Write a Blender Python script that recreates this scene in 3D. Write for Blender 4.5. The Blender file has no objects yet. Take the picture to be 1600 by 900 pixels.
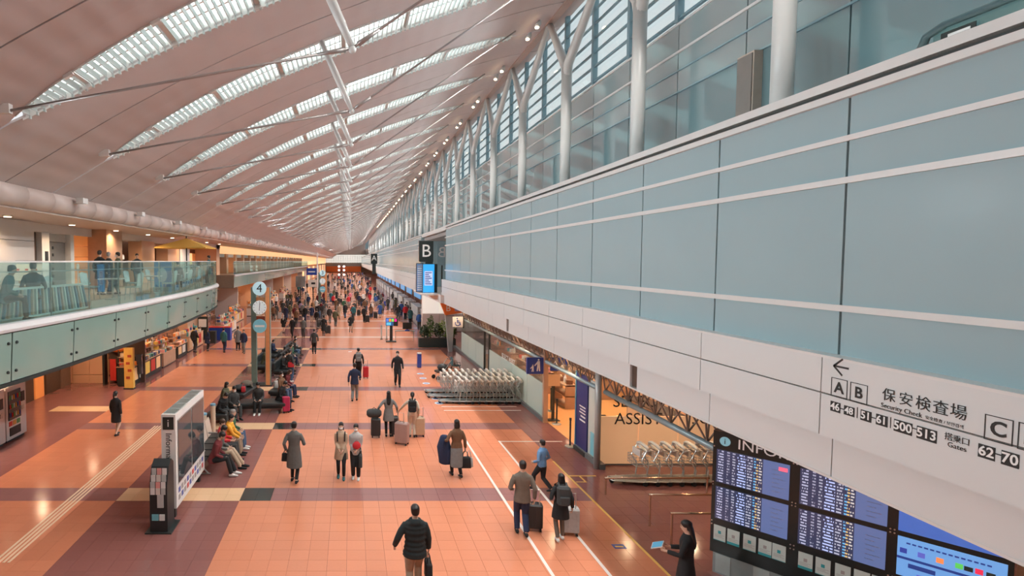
import bpy, bmesh, math, random
from mathutils import Vector, Matrix
random.seed(7)
R = math.radians
scene = bpy.context.scene
COL = scene.collection
# ------------------------------------------------------------------ camera
H, PITCH, F, CX, CY = 6.2, R(2.83), 850.0, 547.0, 450.0
cd = bpy.data.cameras.new('camera')
cam = bpy.data.objects.new('camera', cd); COL.objects.link(cam)
cam.location = (0, 0, H)
cam.rotation_euler = (R(90) - PITCH, 0, 0)
cd.sensor_fit = 'HORIZONTAL'; cd.sensor_width = 36.0
cd.lens = 36.0 * F / 1600.0
cd.shift_x = (800 - CX) / 1600.0
cd.clip_start = 0.05; cd.clip_end = 800
scene.camera = cam
SP, CP = math.sin(PITCH), math.cos(PITCH)
def ray(px, py):
    a = (px - CX) / F; b = (CY - py) / F
    return Vector((a, CP + b * SP, -SP + b * CP))
def W(px, py, z=0.0):
    d = ray(px, py); t = (z - H) / d.z
    return Vector((d.x * t, d.y * t, z))
def WX(px, py, X):
    d = ray(px, py); t = X / d.x
    return Vector((X, d.y * t, H + d.z * t))
def WY(px, py, Y):
    d = ray(px, py); t = Y / d.y
    return Vector((d.x * t, Y, H + d.z * t))
# ------------------------------------------------------------------ world, lights, exposure
scene.view_settings.view_transform = 'Standard'
scene.view_settings.look = 'None'
scene.view_settings.gamma = 1.0
scene.view_settings.exposure = 0.0
scene.cycles.use_denoising = True
scene.cycles.max_bounces = 7
scene.cycles.diffuse_bounces = 4
scene.cycles.glossy_bounces = 3
scene.cycles.transparent_max_bounces = 10
scene.cycles.caustics_reflective = False
scene.cycles.caustics_refractive = False
scene.cycles.sample_clamp_indirect = 6.0
w = bpy.data.worlds.new('sky'); scene.world = w; w.use_nodes = True
nt = w.node_tree
bg = nt.nodes['Background']
tc = nt.nodes.new('ShaderNodeTexCoord'); sx = nt.nodes.new('ShaderNodeSeparateXYZ'); rp = nt.nodes.new('ShaderNodeValToRGB')
nt.links.new(tc.outputs['Generated'], sx.inputs[0]); nt.links.new(sx.outputs['Z'], rp.inputs[0])
rp.color_ramp.elements[0].color = (0.86, 0.86, 0.86, 1); rp.color_ramp.elements[1].color = (0.72, 0.82, 0.95, 1)
nt.links.new(rp.outputs[0], bg.inputs[0]); bg.inputs[1].default_value = 1.1
SKYLIGHT_STRENGTH = 2.2
SPOT_POWER = 2400.0
UPLIGHT_POWER = 1650.0
FILL_POWER = 420.0
SHOP_POWER = 95.0
def light(kind, name, loc, power, color, target=None, **kw):
    l = bpy.data.lights.new(name, kind); l.energy = power; l.color = color
    for k, v in kw.items(): setattr(l, k, v)
    o = bpy.data.objects.new(name, l); COL.objects.link(o); o.location = loc
    if target is not None:
        o.rotation_euler = (Vector(target) - Vector(loc)).to_track_quat('-Z', 'Y').to_euler()
    return o
NODE_Y0 = 12.05 - 9.6
for k in range(0, 60):                      # spot lamps fixed at the roof nodes above the branching columns
    y = NODE_Y0 + 4.8 * k
    if k < 14 or (k % 2 == 0 and k < 28) or k % 4 == 0:
        light('SPOT', 'roof_spot_lamp', (7.0, y, 14.75), SPOT_POWER * (1 if k < 14 else 2 if k < 28 else 4.4), (1.0, 0.93, 0.87), (-1.5, y + 0.5, 0),
              spot_size=R(105), spot_blend=0.7, shadow_soft_size=0.12)
for k in range(0, 56):                      # floodlights on the left cornice, thrown across the hall
    y = 3.0 + 5.2 * k
    if k < 14 or (k % 2 and k < 30) or k % 4 == 0: light('SPOT', 'cornice_flood_lamp', (-8.88, y, 8.22), UPLIGHT_POWER * (1 if k < 14 else 2 if k < 30 else 4), (0.86, 0.96, 1.0), (6.3, y + 0.5, 7.0),
          spot_size=R(94), spot_blend=0.8, shadow_soft_size=0.3)
for k in range(0, 32):                      # added cool fill spots without fixtures, set below the windows to brighten the ceiling
    y = 2.0 + 4.8 * k
    if k < 14 or k % 2: light('SPOT', 'added_ceiling_fill', (7.9, y, 12.25), FILL_POWER * (1 if k < 14 else 2), (0.86, 0.96, 1.0), (-7.0, y, 12.6),
          spot_size=R(110), spot_blend=0.8, shadow_soft_size=0.15)

# ------------------------------------------------------------------ materials
MATS = {}
def mat(name, col, rough=0.5, metal=0.0, var=0.12, scale=6.0, bump=0.0, spec=0.5, coat=0.0, emit=None, es=0.0):
    if name in MATS: return MATS[name]
    m = bpy.data.materials.new(name); m.use_nodes = True; MATS[name] = m
    n = m.node_tree; b = n.nodes['Principled BSDF']
    b.inputs['Roughness'].default_value = rough; b.inputs['Metallic'].default_value = metal
    b.inputs['Specular IOR Level'].default_value = spec; b.inputs['Coat Weight'].default_value = coat
    c = tuple(col) + (1,)
    b.inputs['Base Color'].default_value = c
    if var > 0 or bump > 0:
        t = n.nodes.new('ShaderNodeTexCoord'); z = n.nodes.new('ShaderNodeTexNoise')
        z.inputs['Scale'].default_value = scale; z.inputs['Detail'].default_value = 3
        n.links.new(t.outputs['Object'], z.inputs['Vector'])
        if var > 0:
            x = n.nodes.new('ShaderNodeMix'); x.data_type = 'RGBA'
            x.inputs[6].default_value = tuple(max(0, v * (1 - var)) for v in col) + (1,)
            x.inputs[7].default_value = tuple(min(1, v * (1 + var)) for v in col) + (1,)
            n.links.new(z.outputs['Fac'], x.inputs[0]); n.links.new(x.outputs[2], b.inputs['Base Color'])
        if bump > 0:
            u = n.nodes.new('ShaderNodeBump'); u.inputs['Strength'].default_value = bump; u.inputs['Distance'].default_value = 0.02
            n.links.new(z.outputs['Fac'], u.inputs['Height']); n.links.new(u.outputs[0], b.inputs['Normal'])
    if emit:
        b.inputs['Emission Color'].default_value = tuple(emit) + (1,); b.inputs['Emission Strength'].default_value = es
    return m
def emis(name, col, s): return mat(name, col, 0.5, var=0, emit=col, es=s)
def glass(name, tint, refl=0.12, alpha=0.85, fres=0.3):
    """see-through pane: tinted transparent body with a fresnel reflection"""
    if name in MATS: return MATS[name]
    m = bpy.data.materials.new(name); m.use_nodes = True; MATS[name] = m
    n = m.node_tree; n.nodes.remove(n.nodes['Principled BSDF']); out = n.nodes['Material Output']
    tr = n.nodes.new('ShaderNodeBsdfTransparent'); tr.inputs[0].default_value = tuple(tint) + (1,)
    gl = n.nodes.new('ShaderNodeBsdfGlossy'); gl.inputs['Roughness'].default_value = 0.02; gl.inputs[0].default_value = (0.9, 0.95, 0.95, 1)
    df = n.nodes.new('ShaderNodeBsdfDiffuse'); df.inputs[0].default_value = tuple(tint) + (1,)
    m0 = n.nodes.new('ShaderNodeMixShader'); m0.inputs[0].default_value = alpha
    n.links.new(df.outputs[0], m0.inputs[1]); n.links.new(tr.outputs[0], m0.inputs[2])
    lw = n.nodes.new('ShaderNodeLayerWeight'); lw.inputs[0].default_value = 0.25
    ma = n.nodes.new('ShaderNodeMath'); ma.operation = 'MULTIPLY_ADD'; ma.inputs[1].default_value = fres; ma.inputs[2].default_value = refl * 0.4
    n.links.new(lw.outputs['Fresnel'], ma.inputs[0])
    mx = n.nodes.new('ShaderNodeMixShader')
    n.links.new(ma.outputs[0], mx.inputs[0]); n.links.new(m0.outputs[0], mx.inputs[1]); n.links.new(gl.outputs[0], mx.inputs[2])
    n.links.new(mx.outputs[0], out.inputs[0])
    return m
def tilemat(name, col, rough=0.12):
    """polished floor tile with mottled grain; each tile a slightly different shade"""
    m = mat(name, col, rough, var=0)
    n = m.node_tree; b = n.nodes['Principled BSDF']
    g = n.nodes.new('ShaderNodeNewGeometry')
    s = n.nodes.new('ShaderNodeVectorMath'); s.operation = 'MULTIPLY'; s.inputs[1].default_value = (2.5, 2.5, 0)
    ad = n.nodes.new('ShaderNodeVectorMath'); ad.operation = 'ADD'; ad.inputs[1].default_value = (2.87 * 2.5, -13.8 * 2.5, 0)
    n.links.new(g.outputs['Position'], s.inputs[0]); n.links.new(s.outputs[0], ad.inputs[0])
    fl = n.nodes.new('ShaderNodeVectorMath'); fl.operation = 'FLOOR'; n.links.new(ad.outputs[0], fl.inputs[0])
    wn = n.nodes.new('ShaderNodeTexWhiteNoise'); wn.noise_dimensions = '3D'; n.links.new(fl.outputs[0], wn.inputs['Vector'])
    nz = n.nodes.new('ShaderNodeTexNoise'); nz.inputs['Scale'].default_value = 18; nz.inputs['Detail'].default_value = 4
    n.links.new(g.outputs['Position'], nz.inputs['Vector'])
    av = n.nodes.new('ShaderNodeMath'); av.operation = 'MULTIPLY_ADD'; av.inputs[1].default_value = 0.5
    hf = n.nodes.new('ShaderNodeMath'); hf.operation = 'MULTIPLY'; hf.inputs[1].default_value = 0.5
    n.links.new(nz.outputs['Fac'], hf.inputs[0]); n.links.new(wn.outputs['Value'], av.inputs[0]); n.links.new(hf.outputs[0], av.inputs[2])
    x = n.nodes.new('ShaderNodeMix'); x.data_type = 'RGBA'
    x.inputs[6].default_value = tuple(v * 0.93 for v in col) + (1,); x.inputs[7].default_value = tuple(min(1, v * 1.07) for v in col) + (1,)
    n.links.new(av.outputs[0], x.inputs[0]); n.links.new(x.outputs[2], b.inputs['Base Color'])
    return m
ORANGE = tilemat('orange_tile', (0.66, 0.255, 0.145), 0.16)
MAUVE = tilemat('mauve_brown_tile', (0.30, 0.145, 0.14), 0.14)
BROWN = tilemat('red_brown_tile', (0.27, 0.112, 0.10), 0.11)
CREAM = tilemat('cream_tile', (0.78, 0.52, 0.32), 0.16)
BLACKT = tilemat('charcoal_tile', (0.035, 0.045, 0.042), 0.12)
PALE = tilemat('pale_strip_tile', (0.75, 0.5, 0.4), 0.16)
GROUT = mat('grout', (0.16, 0.06, 0.04), 0.7)
WHITE = mat('white_paint', (0.78, 0.78, 0.77), 0.4, var=0.04)
OFFW = mat('off_white_panel', (0.70, 0.65, 0.62), 0.45, var=0.03, scale=1.5)
STEEL = mat('brushed_steel', (0.55, 0.57, 0.56), 0.28, 0.9, var=0.08, scale=20)
DARK = mat('dark_metal', (0.035, 0.045, 0.045), 0.35, 0.3, var=0.15)
BLACK = mat('black_plastic', (0.02, 0.025, 0.027), 0.4, var=0.2)
RUBBER = mat('black_rubber', (0.012, 0.012, 0.013), 0.7, var=0.2)
COLW = mat('column_grey_paint', (0.60, 0.62, 0.61), 0.35, var=0.03, scale=2)
CEIL = mat('ceiling_panel_mauve', (0.56, 0.50, 0.49), 0.6, var=0.06, scale=1.2)
# ceiling panels carry a slatted relief across their length
_n = CEIL.node_tree; _b = _n.nodes['Principled BSDF']
_t = _n.nodes.new('ShaderNodeTexCoord'); _wv = _n.nodes.new('ShaderNodeTexWave'); _wv.bands_direction = 'X'
_wv.inputs['Scale'].default_value = 0.55; _wv.inputs['Distortion'].default_value = 0.6; _wv.inputs['Detail'].default_value = 1
_bp = _n.nodes.new('ShaderNodeBump'); _bp.inputs['Strength'].default_value = 0.25; _bp.inputs['Distance'].default_value = 0.05
_n.links.new(_t.outputs['Object'], _wv.inputs['Vector']); _n.links.new(_wv.outputs['Fac'], _bp.inputs['Height']); _n.links.new(_bp.outputs[0], _b.inputs['Normal'])
FRIT = mat('fritted_blue_grey_glass', (0.33, 0.455, 0.49), 0.2, var=0.05, scale=0.6, spec=0.2)
FRIT2 = mat('teal_lounge_glass', (0.14, 0.235, 0.26), 0.03, var=0.10, scale=0.5, spec=1.0, coat=1.0)
FRIT3 = mat('grey_teal_spandrel_glass', (0.27, 0.36, 0.375), 0.04, var=0.06, scale=0.5, spec=1.0, coat=1.0)
RAILG = glass('railing_glass', (0.74, 0.88, 0.86), 0.08, 0.96, 0.22)
CLEARG = glass('clear_glass', (0.94, 0.98, 0.97), 0.06, 0.985, 0.22)
FROSTG = glass('frosted_glass', (0.72, 0.82, 0.80), 0.15, 0.35)
FASCG = mat('green_back_painted_glass', (0.22, 0.33, 0.30), 0.06, var=0.08, scale=0.8, spec=0.7)
WARM = mat('peach_wall', (0.75, 0.45, 0.28), 0.5, var=0.06, scale=1.5)
WOOD = mat('wood_veneer', (0.48, 0.29, 0.19), 0.45, var=0.18, scale=3)
DKBROWN = mat('dark_brown_panel', (0.10, 0.065, 0.05), 0.4, var=0.15)
SIGNBLUE = mat('sign_blue', (0.02, 0.06, 0.33), 0.35, var=0.03)
SIGNORANGE = mat('sign_orange', (0.85, 0.20, 0.04), 0.4, var=0.03)
SIGNBLACK = mat('sign_black', (0.018, 0.028, 0.028), 0.3, var=0.05)
INK = mat('black_ink', (0.02, 0.022, 0.022), 0.5, var=0)
INKW = mat('white_ink', (0.85, 0.87, 0.86), 0.5, var=0)
TEALF = mat('teal_window_frame', (0.22, 0.36, 0.42), 0.4, 0.2, var=0.05)

# ------------------------------------------------------------------ mesh builder
class MB:
    def __init__(s): s.v = []; s.f = []; s.m = []
    def add(s, vs, fs, mi=0):
        o = len(s.v); s.v += [tuple(p) for p in vs]; s.f += [tuple(i + o for i in f) for f in fs]; s.m += [mi] * len(fs); return s
    def box(s, lo, hi, mi=0):
        x0, y0, z0 = lo; x1, y1, z1 = hi
        return s.add([(x0,y0,z0),(x1,y0,z0),(x1,y1,z0),(x0,y1,z0),(x0,y0,z1),(x1,y0,z1),(x1,y1,z1),(x0,y1,z1)],
                     [(0,3,2,1),(4,5,6,7),(0,1,5,4),(1,2,6,5),(2,3,7,6),(3,0,4,7)], mi)
    def cbox(s, c, d, mi=0, rz=0.0, M=None):
        x, y, z = d[0]/2, d[1]/2, d[2]/2
        m = M if M is not None else Matrix.Rotation(rz, 3, 'Z')
        c = Vector(c)
        vs = [c + m @ Vector(p) for p in [(-x,-y,-z),(x,-y,-z),(x,y,-z),(-x,y,-z),(-x,-y,z),(x,-y,z),(x,y,z),(-x,y,z)]]
        return s.add(vs, [(0,3,2,1),(4,5,6,7),(0,1,5,4),(1,2,6,5),(2,3,7,6),(3,0,4,7)], mi)
    def rbox(s, c, d, r=0.03, mi=0, seg=3):
        """box with rounded vertical edges and softened top/bottom"""
        x, y, z = d[0]/2, d[1]/2, d[2]/2
        def ringp(ins):
            pts = []
            rr = max(r - ins * 0.3, 0.002)
            for cx_, cy_, a0 in ((x-r, y-r, 0), (-x+r, y-r, 90), (-x+r, -y+r, 180), (x-r, -y+r, 270)):
                for i in range(seg + 1):
                    a = R(a0 + 90 * i / seg); pts.append((c[0] + cx_ + math.cos(a) * (r - ins), c[1] + cy_ + math.sin(a) * (r - ins)))
            return pts
        e = min(r * 0.6, z * 0.5)
        rings = [(-z, e), (-z + e, 0), (z - e, 0), (z, e)]
        vs = []; n = 4 * (seg + 1)
        for zz, ins in rings: vs += [(p[0], p[1], c[2] + zz) for p in ringp(ins)]
        fs = [tuple(reversed(range(n))), tuple(range(3 * n, 4 * n))]
        for k in range(3):
            for i in range(n):
                j = (i + 1) % n; fs.append((k*n+i, k*n+j, (k+1)*n+j, (k+1)*n+i))
        return s.add(vs, fs, mi)
    def tube(s, pts, rad, n=8, side=(1,0,0), mi=0, round_ends=False, flat=1.0):
        pts = [Vector(p) for p in pts]
        if not isinstance(rad, (list, tuple)): rad = [rad] * len(pts)
        rad = [(r, r * flat) if not isinstance(r, (list, tuple)) else r for r in rad]
        if round_ends:
            t0 = (pts[0] - pts[1]).normalized(); t1 = (pts[-1] - pts[-2]).normalized()
            a, b = rad[0], rad[-1]; ka, kb = min(a), min(b)
            pts = [pts[0] + t0 * ka * 0.85, pts[0] + t0 * ka * 0.5] + pts + [pts[-1] + t1 * kb * 0.5, pts[-1] + t1 * kb * 0.85]
            rad = [(a[0]*.45, a[1]*.45), (a[0]*.85, a[1]*.85)] + list(rad) + [(b[0]*.85, b[1]*.85), (b[0]*.45, b[1]*.45)]
        vs = []; S0 = Vector(side)
        for i, p in enumerate(pts):
            t = (pts[min(i+1, len(pts)-1)] - pts[max(i-1, 0)])
            if t.length < 1e-9: t = Vector((0,0,1))
            t.normalize(); S = S0 - t * S0.dot(t)
            if S.length < 1e-3:
                S = Vector((0,1,0)) - t * t.y
                if S.length < 1e-3: S = Vector((0,0,1)) - t * t.z
            S.normalize(); B = t.cross(S)
            for k in range(n):
                a = 2 * math.pi * k / n
                vs.append(p + S * (math.cos(a) * rad[i][0]) + B * (math.sin(a) * rad[i][1]))
        fs = []; L = len(pts)
        for i in range(L - 1):
            for k in range(n):
                j = (k + 1) % n; fs.append((i*n+k, i*n+j, (i+1)*n+j, (i+1)*n+k))
        fs.append(tuple(reversed(range(n)))); fs.append(tuple(range((L-1)*n, L*n)))
        return s.add(vs, fs, mi)
    def ell(s, c, r, nu=10, nv=7, mi=0, M=None):
        vs = []; c = Vector(c)
        def tr(p): 
            p = Vector((p[0]*r[0], p[1]*r[1], p[2]*r[2])); return c + (M @ p if M is not None else p)
        vs.append(tr((0,0,-1)))
        for j in range(1, nv):
            b = -math.pi/2 + math.pi * j / nv
            for i in range(nu):
                a = 2*math.pi*i/nu; vs.append(tr((math.cos(a)*math.cos(b), math.sin(a)*math.cos(b), math.sin(b))))
        vs.append(tr((0,0,1))); fs = []
        for i in range(nu): fs.append((0, 1+(i+1)%nu, 1+i))
        for j in range(nv-2):
            for i in range(nu):
                a = 1+j*nu+i; b = 1+j*nu+(i+1)%nu; fs.append((a, b, b+nu, a+nu))
        e = len(vs)-1; q = 1+(nv-2)*nu
        for i in range(nu): fs.append((q+i, q+(i+1)%nu, e))
        return s.add(vs, fs, mi)
    def prism(s, poly, a, b, axis='Z', mi=0):
        """polygon (2-D) extruded from a to b along an axis"""
        n = len(poly)
        def P(p, h): return {'Z': (p[0], p[1], h), 'Y': (p[0], h, p[1]), 'X': (h, p[0], p[1])}[axis]
        vs = [P(p, a) for p in poly] + [P(p, b) for p in poly]
        fs = [tuple(reversed(range(n))), tuple(range(n, 2*n))] + [(i, (i+1)%n, n+(i+1)%n, n+i) for i in range(n)]
        return s.add(vs, fs, mi)
    def mesh(s, name, mats, smooth=False):
        me = bpy.data.meshes.new(name); me.from_pydata(s.v, [], s.f)
        ms = mats if isinstance(mats, (list, tuple)) else [mats]
        for m in ms: me.materials.append(m)
        if len(ms) > 1: me.polygons.foreach_set('material_index', s.m)
        bm = bmesh.new(); bm.from_mesh(me); bmesh.ops.recalc_face_normals(bm, faces=bm.faces); bm.to_mesh(me); bm.free()
        if smooth: me.shade_smooth()
        me.update(); return me
    def build(s, name, mats, parent=None, smooth=False, kind=None):
        return link(name, s.mesh(name, mats, smooth), parent, kind)
def link(name, me, parent=None, kind=None, loc=None, rz=None):
    o = bpy.data.objects.new(name, me); COL.objects.link(o)
    if parent is not None: o.parent = parent
    if kind: o['kind'] = kind
    if loc is not None: o.location = loc
    if rz is not None: o.rotation_euler = (0, 0, rz)
    return o
def tag(o, label, cat, group=None, kind=None):
    o['label'] = label; o['category'] = cat
    if group: o['group'] = group
    if kind: o['kind'] = kind
    return o
def thing(name, label, cat, loc=(0,0,0), rz=0.0, group=None):
    o = bpy.data.objects.new(name, None); COL.objects.link(o); o.empty_display_size = 0.1
    o.location = loc; o.rotation_euler = (0, 0, rz); return tag(o, label, cat, group)
def struct(name, mb, mats, parent=None, smooth=False):
    return mb.build(name, mats, parent, smooth, None if parent else 'structure')
def dup(root, loc, rz=None, label=None, group=None):
    def cp(o, par):
        c = o.copy(); COL.objects.link(c)
        if par is not None: c.parent = par
        for ch in o.children: cp(ch, c)
        return c
    r = cp(root, None); r.location = loc
    if rz is not None: r.rotation_euler = (0, 0, rz)
    if label: r['label'] = label
    if group: r['group'] = group
    return r
def text(body, name, parent, M, size, m, ext=0.002, align='CENTER', xs=1.0, bold=0.0):
    c = bpy.data.curves.new(name, 'FONT'); c.body = body; c.size = size; c.extrude = ext
    c.align_x = align; c.align_y = 'CENTER'; c.materials.append(m); c.resolution_u = 3; c.offset = bold * size
    o = bpy.data.objects.new(name, c); COL.objects.link(o)
    if parent is not None: o.parent = parent
    o.matrix_local = M @ Matrix.Diagonal((xs, 1, 1, 1))
    return o
def frame(origin, xdir, ydir):
    x = Vector(xdir).normalized(); y = Vector(ydir); y = (y - x * y.dot(x)).normalized(); z = x.cross(y)
    m = Matrix.Identity(4)
    for i in range(3):
        m[i][0], m[i][1], m[i][2], m[i][3] = x[i], y[i], z[i], origin[i]
    return m
ORD = ['first','second','third','fourth','fifth','sixth','seventh','eighth','ninth','tenth','eleventh','twelfth','thirteenth','fourteenth','fifteenth','sixteenth','seventeenth','eighteenth','nineteenth','twentieth','twenty-first','twenty-second','twenty-third','twenty-fourth']
# ================================================================== FLOOR
T = 0.4
def tilecol(i, j):
    """material index of tile column i (from X=-2.87) and row j (from Y=13.8)"""
    band = j % 15 in (0, 1); k = j // 15
    X = -2.87 + (i + .5) * T
    if X < -10.07: return 3 if (j in (21, 22) and X > -12.4) else 2
    if X < -6.07: return (5 if k >= 5 else 1) if band else 0
    if X < -2.87: return 3 if band else 2
    if X < -2.07: return (5 if k >= 5 else 4) if band else 0
    if X < 6.33: return (5 if k >= 5 else 1) if band else 0
    return 2
TM = [ORANGE, MAUVE, BROWN, CREAM, BLACKT, PALE]
I0, I1, J0, JN = -35, 44, -15, 39          # built tiles: X -16.9..14.7, Y 7.8..29.4
fl = MB()
XA, XB = -2.87 + I0 * T, -2.87 + I1 * T
YA, YN, YF = 13.8 + J0 * T, 13.8 + JN * T, 300.0
fl.add([(XA, YA, -.012), (XB, YA, -.012), (XB, YN, -.012), (XA, YN, -.012)], [(0,1,2,3)], 6)
fl.box((XA, -12, -.3), (XB, YA, 0), 0)
fl.box((XA, YA, -.3), (XB, YF, -.02), 6)
xb = [XA, -10.07, -6.07, -2.87, -2.07, 6.33, XB]
for r in range(5):                          # beyond the built tiles the pattern goes on as flat fields
    a, b = xb[r], xb[r+1]; xi = int(round((a + .05 + 2.87) / T - .5)) if False else math.floor((a + .1 + 2.87) / T)
    pass
ys = [YN]
for k in range(2, 49): ys += [13.8 + 6 * k, 14.6 + 6 * k]
ys = [y for y in ys if YN <= y < YF] + [YF]
for r in range(6):
    i = math.floor((xb[r] + .1 + 2.87) / T)
    for q in range(len(ys) - 1):
        j = math.floor((ys[q] + .05 - 13.8) / T)
        mi = tilecol(i, j) if j > 23 else tilecol(i, j)
        fl.add([(xb[r], ys[q], 0), (xb[r+1], ys[q], 0), (xb[r+1], ys[q+1], 0), (xb[r], ys[q+1], 0)], [(0,1,2,3)], mi)
floor = struct('floor', fl, TM + [GROUT])
g = 0.0025
def tile_mb(mb, x, y, mi):
    mb.add([(x+g, y+g, 0), (x+T-g, y+g, 0), (x+T-g, y+T-g, 0), (x+g, y+T-g, 0), (x+.001, y+.001, -.011), (x+T-.001, y+.001, -.011), (x+T-.001, y+T-.001, -.011), (x+.001, y+T-.001, -.011)],
           [(0,1,2,3), (4,5,1,0), (5,6,2,1), (6,7,3,2), (7,4,0,3)], mi)
tmesh = []
for m in TM:
    q = MB(); tile_mb(q, 0, 0, 0); tmesh.append(q.mesh('tile', m))
rest = MB(); n_single = 0
for j in range(J0, JN):
    y = 13.8 + j * T
    for i in range(I0, I1):
        x = -2.87 + i * T
        px = CX + F * (x + .2) / (y + .5)
        if y >= 10.1 and n_single < 300 and 0 < px < 1060:
            link('tile', tmesh[tilecol(i, j)], floor, loc=(x, y, 0)); n_single += 1
        else: tile_mb(rest, x, y, tilecol(i, j))
rest.build('tiles', TM, floor, kind='stuff')
LINEW = mat('white_floor_line', (0.78, 0.72, 0.68), 0.3, var=0.08)
LINEY = mat('yellow_floor_line', (0.80, 0.50, 0.12), 0.3, var=0.08)
LINEC = mat('cream_tactile_strip', (0.80, 0.60, 0.42), 0.4, var=0.08)
def mark(x0, x1, y0, y1, m, name='marking_line', h=.004): MB().box((x0, y0, .0003), (x1, y1, h)).build(name, m, floor)
mark(3.97, 4.04, 9.6, 18.6, LINEW); mark(5.10, 5.17, 9.8, 18.5, LINEW); mark(5.17, 7.3, 18.4, 18.47, LINEW)
mark(6.27, 6.33, 9.5, 16.6, LINEY); mark(6.33, 7.1, 15.4, 15.46, LINEY); mark(6.6, 6.65, 15.0, 15.4, LINEY); mark(6.35, 6.65, 14.97, 15.02, LINEY)
mark(3.9, 7.1, 22.9, 22.96, LINEW); mark(3.9, 7.1, 22.3, 22.36, LINEW)
for k in range(4): mark(-7.36 + k * .1, -7.31 + k * .1, 10.9, 20.2, LINEC, 'tactile_bar', .008)
for a in range(4):
    for b in range(6): mark(-8.2 + b * .16, -8.12 + b * .16, 10.3 + a * .16, 10.38 + a * .16, LINEC, 'tactile_dot', .008)
o = MB().box((5.72, 11.45, .0004), (5.98, 11.63, .004)).build('floor_sticker', SIGNBLUE, floor); MB().box((5.76, 11.5, .004), (5.94, 11.56, .005)).build('sticker_print', LINEY, floor)

# ================================================================== CEILING
import numpy as np
_cx = np.array([-10.2, -9.5, -7.9, -6.95, -5.5, -3.8, -2.13, 0, 2.2, 3.94, 6.44, 7.75, 8.5])
_cz = np.array([1.75, 2.1, 3.0, 3.65, 4.5, 5.25, 5.95, 6.8, 7.65, 8.22, 8.92, 9.2, 9.35])
_pf = np.polyfit(_cx, _cz, 5)
def zr(X): return H + float(np.polyval(_pf, X))
def hw(X):
    u = 1 - ((X + .6) / 7.1) ** 2
    return max(0.035, .74 * u ** .55) if u > 0 else 0.035
XS = [-10.2 + i * (18.6 / 46) for i in range(47)]
BAY = 4.8; SKY0 = 12.6
KS = list(range(-4, 60))
RIBM = mat('dark_roof_joint', (0.13, 0.10, 0.095), 0.6, var=0.1)
rib = MB()
for k in KS:
    y = SKY0 + BAY * k + 2.4
    vs = []
    for X in XS: z = zr(X); vs += [(X, y - .04, z + .03), (X, y + .04, z + .03), (X, y + .04, z + .1), (X, y - .04, z + .1)]
    fs = []
    for i in range(len(XS) - 1):
        for a in range(4): b = (a + 1) % 4; fs.append((i*4+a, i*4+b, i*4+4+b, i*4+4+a))
    rib.add(vs, fs)
ceiling = struct('ceiling', rib, RIBM)
def panel_mesh(far):
    vs = []; fs = []
    for X in XS:
        z = zr(X); a = hw(X)
        y0, y1 = (a, 2.375) if not far else (2.425, 4.8 - a)
        sag = .10 * (hw(X) / .74)
        # the panel rises gently from the joint to the skylight curb
        ym = (y0 + y1) / 2
        zi = z + sag
        if far: prof = [(y0, z), (ym, z + sag * .3), (y1, zi)]
        else: prof = [(y0, zi), (ym, z + sag * .3), (y1, z)]
        vs += [(X, p[0], p[1]) for p in prof] + [(X, p[0], p[1] + .06) for p in reversed(prof)]
    n = 6
    for i in range(len(XS) - 1):
        for a in range(n): b = (a + 1) % n; fs.append((i*n+a, i*n+b, i*n+n+b, i*n+n+a))
    fs.append(tuple(range(n))); fs.append(tuple(range((len(XS)-1)*n, len(XS)*n)))
    me = MB().add(vs, fs).mesh('roof_panel', CEIL); return me
pm = [panel_mesh(False), panel_mesh(True)]
for k in KS:
    for q in pm: link('roof_panel', q, ceiling, loc=(0, SKY0 + BAY * k, 0))
# ---- skylights
GLAZ = emis('skylight_glazing', (0.86, 0.95, 0.94), SKYLIGHT_STRENGTH)
# the diffusing sheet is brighter where it is thin: faint stripes along it
SLATM = mat('white_louvre', (0.55, 0.60, 0.59), 0.4, var=0.05)
CURBM = mat('skylight_curb', (0.80, 0.80, 0.78), 0.45, var=0.08)
XK = [x for x in [-7.55 + i * (14.0 / 40) for i in range(41)]]
def strip(f0, f1):
    """ribbon along X between two (y,z) profiles, with thickness"""
    vs = []; fs = []
    for X in XK:
        a, b = f0(X), f1(X); vs += [(X, a[0], a[1]), (X, b[0], b[1]), (X, b[0] + .03, b[1] + .02), (X, a[0] + .03, a[1] + .02)]
    for i in range(len(XK) - 1):
        for a in range(4): b = (a + 1) % 4; fs.append((i*4+a, i*4+b, i*4+4+b, i*4+4+a))
    fs += [(0,1,2,3), tuple(4*(len(XK)-1)+q for q in (3,2,1,0))]
    return MB().add(vs, fs)
top = lambda X: zr(X) + .10 * (hw(X) / .74)
curb_n = strip(lambda X: (-hw(X) - .03, top(X) - .05), lambda X: (-hw(X) - .03, top(X) + .30)).mesh('curb', CURBM)
curb_f = strip(lambda X: (hw(X), top(X) - .05), lambda X: (hw(X), top(X) + .30)).mesh('curb', CURBM)
glz = strip(lambda X: (-hw(X), top(X) + .29), lambda X: (hw(X), top(X) + .29)).mesh('glazing', GLAZ)
sl = MB()
nx = 92
for i in range(nx):
    X = -7.5 + 13.9 * (i + .5) / nx; a = hw(X); z = top(X)
    if a > .08: sl.box((X - .011, -a, z + .0), (X + .011, a, z + .13))
    if a > .08: sl.box((X - .025, a - .01, z - .08), (X + .025, a + .05, z - .0))      # comb of slat ends along the far edge
slm = sl.mesh('slats', SLATM)
def railmesh(fr):
    b = MB(); pts = [(X, hw(X) * fr, top(X) + .17) for X in XK]; return b.tube(pts, .03, 6).mesh('rail', STEEL)
rails = [railmesh(-.33), railmesh(.33)]
jb = []
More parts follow.
